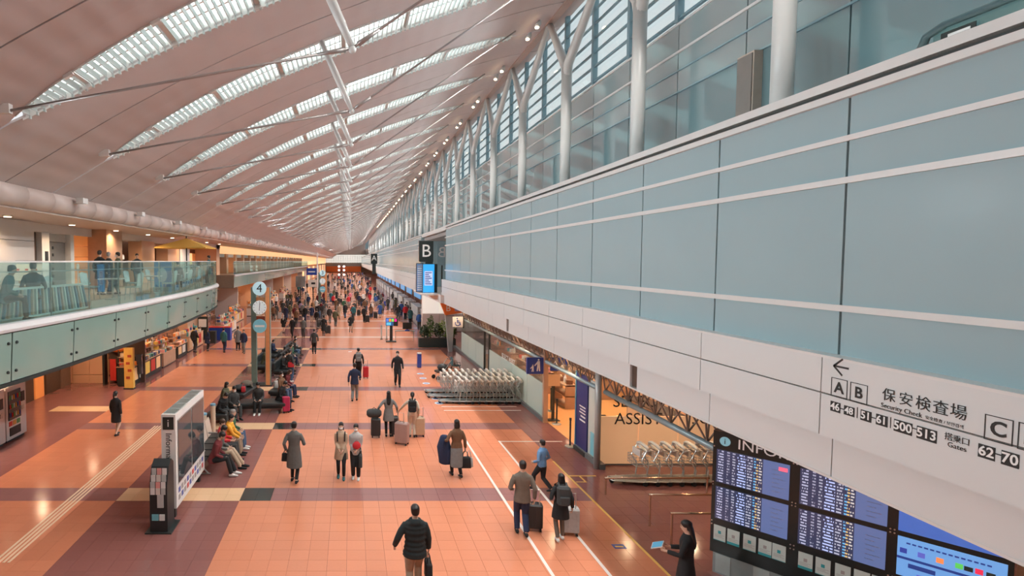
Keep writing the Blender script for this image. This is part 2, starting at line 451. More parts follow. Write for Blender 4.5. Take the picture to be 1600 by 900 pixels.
for X in (-6.2, -4.2, -2.2, -.2, 1.8, 3.8, 5.6):
    a = hw(X); z = top(X); s = math.atan((zr(X + .1) - zr(X - .1)) / .2)
    b = MB().cbox((0, 0, .05), (.14, 2 * a, .1)); b.cbox((-.02, -a - .02, .02), (.22, .1, .3)); b.cbox((-.02, a + .02, .0), (.22, .1, .2))
    jb.append((b.mesh('joint_box', CURBM), X, z, s))
far_sky = 'slender louvred skylight strip among the many closing up far down the hall roof'
for k in KS:
    y = SKY0 + BAY * k
    if k < 0: lab, grp = 'louvred skylight strip in the roof over the near end, behind the first one in view', 'skylights over the near end out of view'
    elif k < 22: lab, grp = f'{ORD[k]} lens-shaped louvred skylight strip counted from the near end of the roof', 'louvred skylights'
    else: lab, grp = far_sky, 'far louvred skylights'
    t = thing('skylight', lab, 'skylight', (0, y, 0), 0, grp)
    link('curb', curb_n, t); link('curb', curb_f, t); link('glazing', glz, t); link('slats', slm, t, 'stuff')
    if k < 14:
        for r_ in rails: link('rail', r_, t)
        for me, X, z, s in jb:
            o = link('joint_box', me, t, loc=(X, 0, z + .06)); o.rotation_euler = (0, -s, 0)
# ---- hanging struts with their tie rods
YS = -.72
bot = Vector((.05, YS, H + 4.55)); topv = Vector((-.87, YS, zr(-.87) + .1))
m_strut = MB().tube([topv, topv.lerp(bot, .25), topv.lerp(bot, .5), topv.lerp(bot, .75), bot], [.07, .095, .105, .095, .06], 10).mesh('strut', COLW, True)
m_node = MB().ell(bot + Vector((0, 0, -.03)), (.085, .08, .09), 10, 7).mesh('node', COLW, True)
eL, eR = Vector((-7.45, YS, zr(-7.45) - .12)), Vector((6.4, YS, zr(6.4) - .06))
m_rodl = MB().tube([eL, bot], .033, 6).tube([bot.lerp(eL, .02), bot.lerp(eL, .1)], [.06, .035], 8).mesh('tie_rod', mat('tie_rod_steel', (.36, .33, .32), .4, .5), True)
m_rodr = MB().tube([bot, eR], .03, 6).tube([bot.lerp(eR, .02), bot.lerp(eR, .09)], [.06, .035], 8).mesh('tie_rod', MATS['tie_rod_steel'], True)
m_anch = MB().cbox(eL + Vector((.0, 0, .06)), (.3, .14, .2)).mesh('anchor', CURBM)
for k in range(-1, 44):
    lab = f'{ORD[k+1]} slanting white strut with thin tie rods, counted from the near end' if k < 21 else 'slanting white strut with tie rods among those far down the hall roof'
    t = thing('roof_strut', lab, 'strut', (0, SKY0 + BAY * k, 0), 0, 'roof struts' if k < 21 else 'far roof struts')
    for nm, me in (('strut', m_strut), ('node', m_node), ('tie_rod', m_rodl), ('tie_rod', m_rodr), ('anchor', m_anch)): link(nm, me, t)

# ================================================================== RIGHT SIDE : main glass wall, fascia
XG, XF, XL = 6.27, 6.06, 6.24
M24 = 2.4; SEAM0 = 6.93
gap0, gap1 = 36.0, 48.0        # opening over gate B
def rows_glass(): return [(7.78, 8.25), (7.26, 7.71), (5.64, 7.18), (5.0, 5.56)]
wr = MB()
for a, b in ((-12, gap0), (gap1, 300)):
    wr.box((XG + .06, a, 4.95), (XG + .25, b, 8.3))
wr.box((XG + .06, gap0 - .3, 4.0), (XG + .4, gap0, 8.3))
wall_right = struct('wall_right', wr, mat('wall_backing', (.30, .36, .37), .5, var=.05))
pcache = {}
def pane(w, h, m, th=.03, nm='pane'):
    key = (round(w, 3), round(h, 3), m.name, nm)
    if key not in pcache: pcache[key] = MB().box((0, 0, 0), (th, w, h)).mesh(nm, m)
    return pcache[key]
yk = [SEAM0 + M24 * k for k in range(-4, 13)] 
for y in yk:
    for z0, z1 in rows_glass(): 
        if y + M24 <= gap0 + .2: link('glass_pane', pane(M24 - .035, z1 - z0, FRIT), wall_right, loc=(XG, y + .017, z0))
yy = gap1
while yy < 298:
    st = M24 if yy < 72 else (9.6 if yy < 110 else 38.4)
    st = min(st, 299.5 - yy)
    for z0, z1 in rows_glass(): link('glass_pane', pane(st - .035, z1 - z0, FRIT), wall_right, loc=(XG, yy + .017, z0))
    yy += st
STRIPM = mat('white_aluminium_strip', (.72, .73, .72), .35, .1, var=.04)
for a, b in ((-12, gap0), (gap1, 300)):
    for z0, z1, x0, x1 in ((7.71, 7.78, XG-.03, XG+.05), (7.18, 7.26, XG-.03, XG+.05), (5.56, 5.64, XG-.03, XG+.05)):
        MB().box((x0, a, z0), (x1, b, z1)).build('glazing_strip', STRIPM, wall_right)
    MB().box((6.2, a, 8.25), (6.42, b, 8.34)).build('cap_lower', STRIPM, wall_right)
    MB().box((6.36, a, 8.34), (6.6, b, 8.42)).build('cap_groove', mat('dark_groove', (.05, .055, .055), .6), wall_right)
    MB().box((6.25, a, 8.42), (6.85, b, 8.54)).build('cap_upper', STRIPM, wall_right)
    MB().box((XF, a, 4.965), (XG + .06, b, 5.0)).build('sill', STRIPM, wall_right)
# fascia panels (two rows flush, one recessed below)
FASC = mat('fascia_warm_white', (.66, .69, .69), .42, var=.02, scale=.8)
fs_ = MB()
for a, b in ((-12, gap0), (gap1, 300)):
    fs_.box((XF + .05, a, 3.98), (XG + .1, b, 4.96)); fs_.box((XL + .05, a, 3.42), (XL + .3, b, 3.98))
fs_.box((XL + .05, gap0, 3.42), (XL + .3, gap1, 3.85))
struct('floor_gate_bridge', MB().box((6.0, gap0, 3.85), (9.6, gap1, 3.95)), OFFW)
wall_fascia = struct('wall_right_fascia', fs_, DKBROWN)
def fascia_run(ya, yb, step):
    y = ya
    while y < yb - .1:
        e = min(y + step, yb)
        link('fascia_panel', pane(e - y - .016, .44, FASC, .05, 'fascia_panel'), wall_fascia, loc=(XF, y + .008, 4.525))
        link('fascia_panel', pane(e - y - .016, .535, FASC, .05, 'fascia_panel'), wall_fascia, loc=(XF, y + .008, 3.97))
        q = e - y - .016
        if abs(y - (SEAM0 + 4.8)) < .1 or abs(y - (SEAM0 + 14.4)) < .1:       # the dark slots in the lower band
            link('fascia_panel', pane(q - .28, .55, FASC, .05, 'fascia_panel'), wall_fascia, loc=(XL, y + .008 + .28, 3.41))
        else: link('fascia_panel', pane(q, .55, FASC, .05, 'fascia_panel'), wall_fascia, loc=(XL, y + .008, 3.41))
        y = e
fascia_run(SEAM0 - 9.6, gap0, M24); fascia_run(gap1, 72, M24); fascia_run(72, 300, 38)
fascia_run(gap0 + 60, gap0 + 60, 1)
for a, b in ((-12, 300),): MB().box((XL - .01, a, 3.375), (XL + .12, b, 3.41)).build('drip_edge', STRIPM, wall_fascia)
MB().box((6.0, gap0, 3.41), (XL, gap1, 3.85)).build('fascia_panel', FASC, wall_fascia)
# ---- lounge wall behind the columns
XW = 8.3; DECK = 8.2
struct('floor_upper_right', MB().box((6.5, -12, 7.95), (XW + .3, 300, DECK)), mat('upper_deck', (.3, .3, .3), .5))
lw_ = MB(); lw_.box((XW + .08, -12, DECK), (XW + .3, 300, 12.15))
wall_lounge = struct('wall_right_upper', lw_, mat('lounge_backing', (.16, .23, .25), .5, var=.05))
LR = [(DECK, 10.44, FRIT2), (10.48, 10.98, FRIT3), (11.02, 11.44, FRIT3), (11.5, 12.14, FRIT3)]
dl = 13.0    # the lounge doorway's Y
y = -4.9
for k in range(0, 60):
    yy = SEAM0 + 2.3 - M24 * 5 + M24 * k
    if yy > 110: break
    for z0, z1, m in LR:
        link('glass_pane', pane(M24 - .03, z1 - z0, m), wall_lounge, loc=(XW, yy + .015, z0))
for z0, z1, m in LR: link('glass_pane', pane(180, z1 - z0, m), wall_lounge, loc=(XW, 112, z0))
for z in (10.44, 10.98, 11.44, 12.14): MB().box((XW - .03, -12, z), (XW + .05, 300, z + (.06 if z > 11.2 else .04))).build('rail', STRIPM if z > 11.2 else TEALF, wall_lounge)
# ---- louvred windows above it
wz0, wz1 = 12.2, zr(8.3) + .05
wf = MB().box((-.08, -.07, wz0), (.08, .07, wz1)).mesh('mullion', TEALF)
nl = 7
lv = MB().box((-.06, .09, 0), (.02, 2.31, .035)).box((-.02, .09, .035), (.02, 2.31, .09)).mesh('louvre', TEALF)
wp = MB().box((.05, .09, wz0), (.07, 2.31, wz1)).mesh('pane', CLEARG)
wn = 1
for k in range(0, 46):
    y = SEAM0 + 2.3 + M24 * (k - 3)
    o = link(f'window_{wn}', wf, None, 'structure', loc=(XW, y, 0)); wn += 1
    link('pane', wp, o)
    for q in range(nl): link('louvre', lv, o, loc=(0, 0, wz0 + .06 + q * (wz1 - wz0) / nl))
fw = MB()
for q in range(nl): z = wz0 + .06 + q * (wz1 - wz0) / nl; fw.box((XW - .06, 113, z), (XW + .02, 300, z + .09))
for k in range(0, 38): y = SEAM0 + 2.3 + M24 * 43 + 4.8 * k; fw.box((XW - .1, y - .09, wz0), (XW + .12, y + .09, wz1))
struct(f'window_{wn}', fw, TEALF)
# ---- branching columns
XC = 7.53; COL0 = 9.65
zb = 12.9; ztop = zr(7.75) - .05
m_post = MB().tube([(0,0,DECK), (0,0,DECK + 2), (0,0,zb)], .17, 16).mesh('post', COLW, True)
def br(s): return MB().tube([(0, 0, zb - .35), (0, s * .12, zb + .1), (.12, s * 1.3, (zb + ztop) / 2 + .1), (.22, s * 2.33, ztop)], [.15, .16, .135, .10], 12).mesh('branch', COLW, True)
m_b1, m_b2 = br(1), br(-1)
m_cap = MB().tube([(0,0,DECK), (0,0,DECK + .05)], .22, 16).mesh('base_ring', STEEL)
for k in range(-1, 44):
    lab = f'{ORD[k+1]} pale grey column forking into two branches under the roof, counted from the near end' if k < 22 else 'forked pale column among the crowded far ones along the windows'
    t = thing('branching_column', lab, 'column', (XC, COL0 + 4.8 * k, 0), 0, 'forked columns by the windows' if k < 22 else 'far forked columns'); t['kind'] = 'thing'
    link('post', m_post, t); link('branch', m_b1, t); link('branch', m_b2, t); link('base_ring', m_cap, t)
MB()
struct('beam_eave', MB().box((7.62, -12, ztop - .02), (7.9, 300, ztop + .14)), mat('eave_beam', (.45, .33, .28), .4))
# lamps at the nodes
BULB = emis('warm_lamp', (1.0, .72, .42), 14.0)
mh = MB().tube([(0,0,0), (-.03,0,-.1), (-.1,0,-.22)], [.05, .09, .11], 10).mesh('housing', COLW, True)
ml = MB().ell((-.11, 0, -.25), (.08, .08, .05), 8, 6).mesh('lens', BULB, True)
for k in range(0, 30):
    y = NODE_Y0 + 4.8 * k
    for d in (-.55, .55):
        t = thing('roof_spotlight', f'warm glowing spotlight at the {ORD[k]} column fork tip under the eave, {"near" if d < 0 else "far"} side' if k < 14 else 'tiny warm glowing spotlight far along the eave', 'spotlight', (7.2, y + d, zr(7.2) - .02), 0, 'spotlights along the eave' if k < 14 else 'far spotlights along the eave')
        link('housing', mh, t); link('lens', ml, t)

# ================================================================== LEFT SIDE shell
XD, ZD, RD = -9.7, 8.12, .35
seg = MB().tube([(0, .012, 0), (0, 1.388, 0)], RD, 20).mesh('segment', mat('cornice_pink_white', (.66, .55, .51), .38, var=.03), True)
cor = struct('trim_1', MB().tube([(XD, -12, ZD), (XD, 300, ZD)], RD - .02, 16), DKBROWN)
for k in range(0, 56): link('segment', seg, cor, loc=(XD, 9.0 + 1.4 * k, ZD))
MB().tube([(XD, 87.4, ZD), (XD, 300, ZD)], RD, 16).build('segment', MATS['cornice_pink_white'], cor, True)
MB().tube([(XD, -12, ZD), (XD, 9, ZD)], RD, 16).build('segment', MATS['cornice_pink_white'], cor, True)
struct('ceiling_upper_left', MB().box((-16.5, -12, 7.72), (-9.7, 300, 7.9)), mat('upper_soffit', (.62, .52, .47), .5, var=.03))
struct('wall_left_eave', MB().box((-10.6, -12, 7.9), (-10.2, 300, 8.6)), OFFW)
fb = MB().cbox((.04,0,.10), (.24,.34,.18)).mesh('housing', WHITE); fc = MB().box((-.30,-.08,.0),(-.06,.08,.05)).mesh('bracket', STEEL)
for k in range(0, 32):
    y = 3.0 + 5.2 * k
    t = thing('cornice_floodlight', f'{ORD[k]} white box floodlight standing on the round cornice, from the near end' if k < 12 else 'small white box floodlight far along the round cornice', 'floodlight', (XD + .56, y, 8.14), 0, 'floodlights on the cornice' if k < 12 else 'far floodlights on the cornice')
    link('housing', fb, t); link('bracket', fc, t)
# ---- end wall, back wall
ew = MB(); ew.box((-17, 300, 0), (15, 300.5, 9.9)); ew.box((-17, 299.2, 9.9), (15, 300.5, 16.5))
struct('wall_end', ew, OFFW)
o = struct('window_end', MB().box((-15.5, 299.8, 5.3), (9, 299.9, 9.7)), emis('bright_end_window', (.95, .93, .85), .75))
gm = MB()
for i in range(20): gm.box((-15.5 + i * 1.3 - .06, 299.6, 5.3), (-15.5 + i * 1.3 + .06, 299.8, 9.7))
for i in range(5): gm.box((-15.5, 299.6, 5.3 + i * 1.1 - .06), (9, 299.8, 5.3 + i * 1.1 + .06))
gm.build('muntins', TEALF, o)
struct('trim_end_band', MB().box((-16, 299, 3.4), (9, 299.7, 5.3)), mat('grey_band', (.45, .46, .46), .5))
struct('trim_end_orange', MB().box((-13, 296, .3), (6, 298, 3.4)), SIGNORANGE)
struct('wall_back', MB().box((-17, -12.3, -.3), (15, -12, 17)), OFFW)
struct('wall_left', MB().box((-17.1, -12, 0), (-16.9, 300, 9)), WARM)
struct('wall_right_outer', MB().box((14.6, -12, 0), (14.8, 300, 8)), WARM)
struct('ceiling_ground_right', MB().box((XL + .3, -12, 3.42), (14.7, gap0, 3.6)).box((XL + .3, gap0, 3.42), (14.7, 300, 3.6)), OFFW)
# ================================================================== LEFT BALCONY
def catmull(P, n=8):
    out = []
    for i in range(len(P) - 1):
        p0 = P[max(i-1, 0)]; p1 = P[i]; p2 = P[i+1]; p3 = P[min(i+2, len(P)-1)]
        for k in range(n):
            t = k / n
            out.append(tuple(.5 * ((2*p1[a]) + (-p0[a]+p2[a])*t + (2*p0[a]-5*p1[a]+4*p2[a]-p3[a])*t*t + (-p0[a]+3*p1[a]-3*p2[a]+p3[a])*t**3) for a in (0, 1)))
    out.append(P[-1]); return out
class Curve2:
    def __init__(s, P):
        s.p = P; s.l = [0.0]
        for a, b in zip(P, P[1:]): s.l.append(s.l[-1] + math.hypot(b[0]-a[0], b[1]-a[1]))
        s.L = s.l[-1]
    def at(s, d):
        d = min(max(d, 0), s.L - 1e-6); i = 0
        while s.l[i+1] < d: i += 1
        t = (d - s.l[i]) / max(s.l[i+1] - s.l[i], 1e-9); a, b = s.p[i], s.p[i+1]
        dx, dy = b[0]-a[0], b[1]-a[1]; q = math.hypot(dx, dy)
        return (a[0]+dx*t, a[1]+dy*t), (dy/q, -dx/q)        # point, outward normal (to the hall)
    def band(s, d0, d1, prof, step=.5):
        """sweep a closed (offset, z) profile between arc lengths"""
        n = max(1, int(math.ceil((d1 - d0) / step))); vs = []; k = len(prof)
        for i in range(n + 1):
            p, nn = s.at(d0 + (d1 - d0) * i / n)
            vs += [(p[0] + nn[0]*o, p[1] + nn[1]*o, z) for o, z in prof]
        fs = [(i*k+a, i*k+(a+1)%k, i*k+k+(a+1)%k, i*k+k+a) for i in range(n) for a in range(k)]
        fs += [tuple(reversed(range(k))), tuple(range(n*k, n*k+k))]
        return MB().add(vs, fs)
bal = Curve2(catmull([(-8.2, 4), (-7.5, 8), (-7.1, 11), (-6.9, 14), (-6.8, 18), (-6.87, 22), (-7.08, 26), (-7.4, 29.6), (-7.8, 31.8), (-8.6, 33.4), (-9.8, 34.2), (-11.2, 34.5), (-13.2, 34.5)]))
slab = [(x, y) for x, y in bal.p]
struct('floor_upper_left', MB().prism([(x - .12, y) for x, y in slab] + [(-16.8, 34.5), (-16.8, 4)], 3.66, 4.86), mat('balcony_slab', (.50, .40, .33), .5, var=.05))
balc = struct('wall_left_balcony_edge', bal.band(0, bal.L, [(-.1, 3.60), (.02, 3.60), (.02, 3.68), (-.1, 3.68)]), DARK)
bal.band(0, bal.L, [(-.1, 4.72), (.10, 4.74), (.12, 4.80), (.06, 4.90), (-.1, 4.92)]).build('curb', mat('curb_lilac_white', (.66, .66, .68), .35, var=.03), balc)
d = .6
while d < bal.L - .4:
    e = min(d + 2.25, bal.L)
    bal.band(d + .02, e - .02, [(-.04, 3.69), (-.01, 3.69), (.05, 4.71), (.02, 4.71)]).build('fascia_pane', FASCG, balc)
    for zz in (3.9, 4.5):
        for q in (d + .12, e - .12):
            p, nn = bal.at(q); f = (zz - 3.69) / 1.02 * .06
            MB().ell((p[0] + nn[0] * (.01 + f), p[1] + nn[1] * (.01 + f), zz), (.035, .035, .035), 6, 5).build('bolt', DARK, balc)
    d = e
def railing(cv, label, d0, d1, step, z0=4.9, z1=6.17, off=-.04, rail=STRIPM):
    t = thing('glass_railing', label, 'railing', (0, 0, 0))
    d = d0
    while d < d1 - .3:
        e = min(d + step, d1)
        cv.band(d + .012, e - .012, [(off - .02, z0), (off, z0), (off, z1), (off - .02, z1)], .6).build('glass_pane', RAILG, t)
        p, nn = cv.at(d)
        MB().cbox((p[0] + nn[0]*(off-.05), p[1] + nn[1]*(off-.05), (z0+z1)/2), (.03, .03, z1 - z0)).build('post', STEEL, t)
        d = e
    cv.band(d0, d1, [(off - .035, z1), (off + .015, z1), (off + .015, z1 + .035), (off - .035, z1 + .035)]).build('top_rail', rail, t)
    cv.band(d0, d1, [(off - .16, z1 - .22), (off - .12, z1 - .22), (off - .12, z1 - .19), (off - .16, z1 - .19)]).build('hand_rail', STEEL, t)
    return t
railing(bal, 'long curved glass railing along the bulging upper food court balcony', 2.0, bal.L - .2, 1.72)
# second balcony, straight
b2 = Curve2([(-11.1, 52.0), (-11.6, 150.0)])
struct('floor_upper_left_far', MB().prism([(-11.2, 52.0), (-11.7, 150), (-16.8, 150), (-16.8, 52.0)], 3.66, 4.86), MATS['balcony_slab'])
bf = struct('wall_left_far_edge', MB().box((-16.8, 51.9, 3.62), (-11.1, 52.05, 4.86)), mat('olive_grey_face', (.20, .19, .16), .4))
for i in range(14): b2.band(i * 7 + .03, i * 7 + 6.97, [(-.04, 3.66), (-.01, 3.66), (.05, 4.72), (.02, 4.72)], 7).build('fascia_pane', FASCG, bf)
b2.band(0, b2.L, [(-.1, 4.72), (.10, 4.74), (.12, 4.80), (.06, 4.90), (-.1, 4.92)], 50).build('curb', MATS['curb_lilac_white'], bf)
railing(b2, 'straight glass railing along the second upper balcony past the void', .2, b2.L, 4.9)
struct('floor_bridge', MB().box((-16.8, 34.5, 4.7), (-13.4, 52, 4.9)), MATS['balcony_slab'])
# ---- upper level shop wall
UW = -12.6
uw = struct('wall_upper_left', MB().box((-13.2, 4, 7.36), (UW + .2, 52, 7.73)).box((-13.3, 4, 4.86), (-13.1, 24.0, 7.4)), OFFW)
def up(y0, y1, z0, z1, m, x0=-13.1, x1=UW, name='panel'): return MB().box((x0, y0, z0), (x1, y1, z1)).build(name, m, uw)
for z0, z1 in ((4.9, 5.5), (5.52, 6.2), (6.22, 6.95), (6.97, 7.7)):
    up(10, 20.9, z0, z1, OFFW, x1=-12.1)
GREYD = mat('grey_steel_door', (.22, .21, .20), .35, .3)
up(21.3, 21.9, 4.9, 7.36, DKBROWN); up(21.95, 22.5, 4.9, 7.4, WHITE, x1=UW + .2, name='lift_post'); up(22.15, 22.35, 6.15, 6.6, BLACK, x0=UW + .1, x1=UW + .23, name='lift_display')
up(22.55, 24.1, 4.9, 7.0, GREYD, name='lift_door'); up(22.55, 24.3, 7.02, 7.36, MATS['grey_band'], name='lift_lintel')
for q in range(6): up(23.05, 23.15, 5.2 + q * .3, 5.32 + q * .3, BLACK, x0=UW - .02, x1=UW + .02, name='porthole')
up(24.2, 24.5, 4.9, 7.36, WHITE, x1=UW + .2, name='jamb')
OWALL = mat('orange_glow_wall', (.85, .32, .10), .5, var=.06, emit=(.9, .30, .08), es=.25)  # orange finish with weak emission mixed into the material
for q in range(5): up(24.6, 26.2, 4.9 + q * .5, 5.38 + q * .5, OWALL, name='wall_panel')
up(26.2, 28.0, 4.9, 7.72, WOOD, x1=UW + .9, name='pier'); 
up(28.0, 32.2, 4.9, 7.4, mat('shop_interior_brown', (.22, .14, .11), .5), x0=-14.6, x1=-14.2, name='alcove_back')
for q in range(3): up(28.2, 32.0, 6.3 + q * .36, 6.62 + q * .36, mat('menu_board_grey', (.30, .24, .21), .4), x0=-14.2, x1=-13.9, name='menu_board')
up(29.1, 30.0, 6.85, 7.25, WHITE, x0=-12.7, x1=-12.65, name='hanging_menu'); up(29.3, 30.4, 6.3, 6.55, WHITE, x0=-12.7, x1=-12.6, name='hanging_menu')
up(32.2, 34.3, 4.9, 7.4, WARM, x1=UW + .3, name='pier'); up(34.4, 36.8, 4.9, 7.4, DKBROWN, x0=-14, x1=-13.6, name='alcove_back')
up(36.8, 39.2, 4.9, 7.4, WARM, x1=UW + .3, name='pier'); up(39.3, 41.6, 4.9, 7.35, WHITE, x1=UW + .35, name='white_shutter')
up(41.7, 51.8, 4.9, 7.3, mat('shop_red_brown', (.30, .12, .07), .5), x0=-15, x1=-14.6, name='alcove_back')
for q in range(7): up(42.2 + q * 1.3, 43.2 + q * 1.3, 5.9, 6.9, [OWALL, WHITE, emis('warm_shop_panel', (1, .55, .25), 1.1)][q % 3], x0=-14.6, x1=-14.4, name='shop_panel')
up(50.6, 51.8, 4.9, 7.7, WARM, x0=-14.4, x1=-12.4, name='pier')
CREAMB = emis('cream_lit_bulkhead', (1.0, .62, .30), .75)
up(52, 150, 6.95, 7.7, CREAMB, x0=-13.2, x1=-12.9, name='lit_bulkhead')
for q in range(22):
    y = 52.5 + q * 4.4
    up(y, y + .8, 4.9, 6.95, WARM, x0=-14, x1=-12.9, name='pier')
    up(y + 1.0, y + 4.2, 4.9, 6.6, [MATS['shop_red_brown'], MATS['warm_shop_panel'], WHITE, DKBROWN][q % 4], x0=-15.2, x1=-15.0, name='shopfront')
    up(y + .9, y + 4.3, 6.6, 6.95, [MATS['grey_band'], WHITE, STRIPM][q % 3], x0=-13.3, x1=-13.1, name='shop_sign')
struct('wall_left_upper_back', MB().box((-16.9, 24, 4.86), (-16.7, 150, 7.75)), WARM)
up(150, 298, 5.0, 7.7, CREAMB, x0=-13.6, x1=-13.3, name='lit_bulkhead')  # glowing bulkhead and shopfronts added to brighten the dark far left side
for q in range(20): up(151 + q * 7.3, 156 + q * 7.3, .3, 4.4, [MATS['warm_shop_panel'], OFFW, WARM][q % 3], x0=-13.4, x1=-13.2, name='shopfront')
# downlights beneath the upper soffit
DLM = emis('downlight_lens', (1, .72, .45), 9.0)
dm = MB().tube([(0,0,0), (0,0,.05)], .11, 10).mesh('lens', DLM); dr = MB().tube([(0,0,.02), (0,0,.06)], .14, 10).mesh('trim_ring', WHITE)
def downlight(x, y, z, label, grp, power):
    t = thing('downlight', label, 'downlight', (x, y, z - .06), 0, grp); link('lens', dm, t); link('trim_ring', dr, t)
    if power: light('SPOT', 'downlight_lamp', (x, y, z - .1), power, (1, .68, .42), (x, y, 0), spot_size=R(150), spot_blend=.8, shadow_soft_size=.1)
for q in range(9): downlight(-11.4, 14 + q * 4.2, 7.72, 'round warm downlight in the food court soffit beside the cornice', 'food court downlights', SHOP_POWER * 2.2 if q < 8 else 0)
for q in range(10): downlight(-12.0, 14.5 + q * 2.1, 3.66, 'round warm downlight under the bulging balcony', 'downlights under the balcony', SHOP_POWER * 4.5 if q % 2 else 0)
for q in range(18): downlight(-12.2, 53 + q * 5, 3.66, 'round warm downlight under the far straight balcony', 'downlights under the far balcony', SHOP_POWER * 4 if q % 2 == 0 and q < 14 else 0)
for q in range(4): downlight(-14.6, 36.5 + q * 4.2, 4.7, 'round warm downlight under the shop bridge', 'downlights under the bridge', SHOP_POWER * 3)
# ---- ground level left wall
gl = struct('wall_left_ground', MB().box((-14.4, 8, 0), (-14.2, 27.6, 3.66)).box((-16.9, 27.5, 0), (-12.4, 27.7, 3.66)).box((-16.7, 27.7, 0), (-16.5, 150, 4.7)), WARM)
def gp(y0, y1, z0, z1, m, x0=-14.25, x1=-14.1, name='wall_panel'): return MB().box((x0, y0, z0), (x1, y1, z1)).build(name, m, gl)
gp(20.6, 24.0, 0, 2.4, DKBROWN, name='service_door'); gp(24.1, 24.8, 0, 2.6, OWALL, name='orange_strip'); gp(25.0, 26.2, 0, 2.5, DKBROWN, name='service_door'); gp(26.3, 27.2, 0, 2.5, MATS['shop_interior_brown'], name='service_door')
for q in range(2):
    for z0, z1 in ((.0, .42), (.44, 1.9), (1.92, 3.6)): MB().box((-14.1 + q * .85, 27.42, z0), (-13.27 + q * .85, 27.5, z1)).build('wall_panel', WARM, gl)
for k in range(26):
    y = 29 + k * 4.6
    MB().box((-16.5, y, .2), (-16.4, y + 3.9, 3.2)).build('shop_backwall', [OWALL, MATS['warm_shop_panel'], OFFW, MATS['shop_red_brown']][k % 4], gl)
    if k % 3 == 1: MB().box((-16.4, y - .3, 0), (-12.6, y - .1, 3.6)).build('shop_partition', [WARM, OFFW][k % 2], gl)

# ================================================================== LEFT THINGS
def vending(y, label):
    t = thing('vending_machine', label, 'vending machine', (-11.65, y, 0), 0, None)
    MB().box((-.8, 0, .08), (0, 1.12, 1.9)).build('body', WHITE, t)
    w_ = MB().box((0, .1, .75), (.03, .78, 1.75)).build('window', mat('vending_window', (.03, .045, .06), .08), t)
    for r_ in range(3):
        for c in range(6):
            MB().tube([(.035, .17 + c * .105, .85 + r_ * .3), (.035, .17 + c * .105, 1.0 + r_ * .3)], .032, 6).build('drink_bottle', [SIGNBLUE, mat('drink_red', (.6, .05, .03), .3), mat('drink_green', (.08, .35, .12), .3), WHITE, mat('drink_amber', (.6, .3, .06), .3)][(c + r_) % 5], w_)
    MB().box((0, .83, 1.25), (.025, 1.02, 1.6)).build('payment_panel', BLACK, t); MB().box((0, .86, .95), (.025, .98, 1.1)).build('coin_slot', STEEL, t)
    MB().box((0, .15, .2), (.025, .75, .48)).build('delivery_flap', BLACK, t)
    for i, m in enumerate(('drink_red', 'drink_amber', 'drink_green')): MB().box((0, .12 + i * .22, .54), (.012, .3 + i * .22, .7)).build('sticker', MATS[m], t)
    MB().box((-.75, .05, 0), (-.05, 1.07, .08)).build('plinth', BLACK, t)
vending(17.0, 'white drinks vending machine nearest the hall end, cut by the frame edge'); vending(18.2, 'white drinks vending machine below the balcony, second along the brown floor')
# shop bay with dark frame at the corner
t = thing('shop_alcove', 'dark-framed corner shop front with red drink signs beside the peach wall', 'shop front', (-12.4, 27.0, 0))
MB().box((0, 0, 0), (.12, .3, 2.6)).build('frame', BLACK, t); MB().box((0, .3, 2.3), (1.9, .5, 2.75)).build('header', BLACK, t); MB().box((.1, .6, 0), (1.9, .7, 2.3)).build('back_panel', DKBROWN, t)
MB().ell((.62, .35, 1.75), (.42, .12, .16), 10, 7).build('orange_ornament', SIGNORANGE, t)
for i in range(2): MB().box((.25 + i * .42, .3, .15), (.55 + i * .42, .34, 1.25)).build('poster', mat('poster_red', (.65, .05, .04), .4), t)
MB().box((1.15, .2, .2), (1.55, .5, 1.35)).build('dark_screen', mat('screen_dark', (.05, .06, .08), .1), t); MB().box((1.6, .2, .5), (1.88, .4, 1.5)).build('dark_screen', MATS['screen_dark'], t)
t = thing('banner_pillar', 'yellow upright banner pillar standing at the corner of the souvenir counters', 'banner', (-10.72, 26.2, 0))
MB().box((-.22, -.1, .05), (.22, .1, 2.0)).build('panel', mat('banner_yellow', (.85, .52, .12), .4), t); MB().box((-.25, -.14, 0), (.25, .14, .05)).build('base', BLACK, t)
for i in range(4): MB().box((-.12 + (i % 2) * .08, -.112, .5 + i * .35), (.06 + (i % 2) * .08, -.1, .62 + i * .35)).build('print', mat('print_red', (.5, .08, .04), .5), t)
PAL = [('red', (.55, .04, .03)), ('orange', (.80, .25, .05)), ('white', (.72, .68, .63)), ('yellow', (.80, .55, .12)), ('navy', (.05, .08, .22)), ('pink', (.75, .35, .33)), ('cream', (.72, .58, .42)), ('teal', (.08, .30, .33)), ('brown', (.22, .10, .06))]
GM = [mat('gift_' + n, c, .4, var=.1) for n, c in PAL]
gbox = [MB().rbox((0, 0, .09), (.26, .20, .18), .015, 0, 1).mesh('gift_box', m) for m in GM]
gtall = [MB().tube([(0,0,0), (0,0,.2), (0,0,.26), (0,0,.32)], [.07, .07, .035, .03], 8).mesh('bottle', m) for m in GM]
rs = random.Random(3)
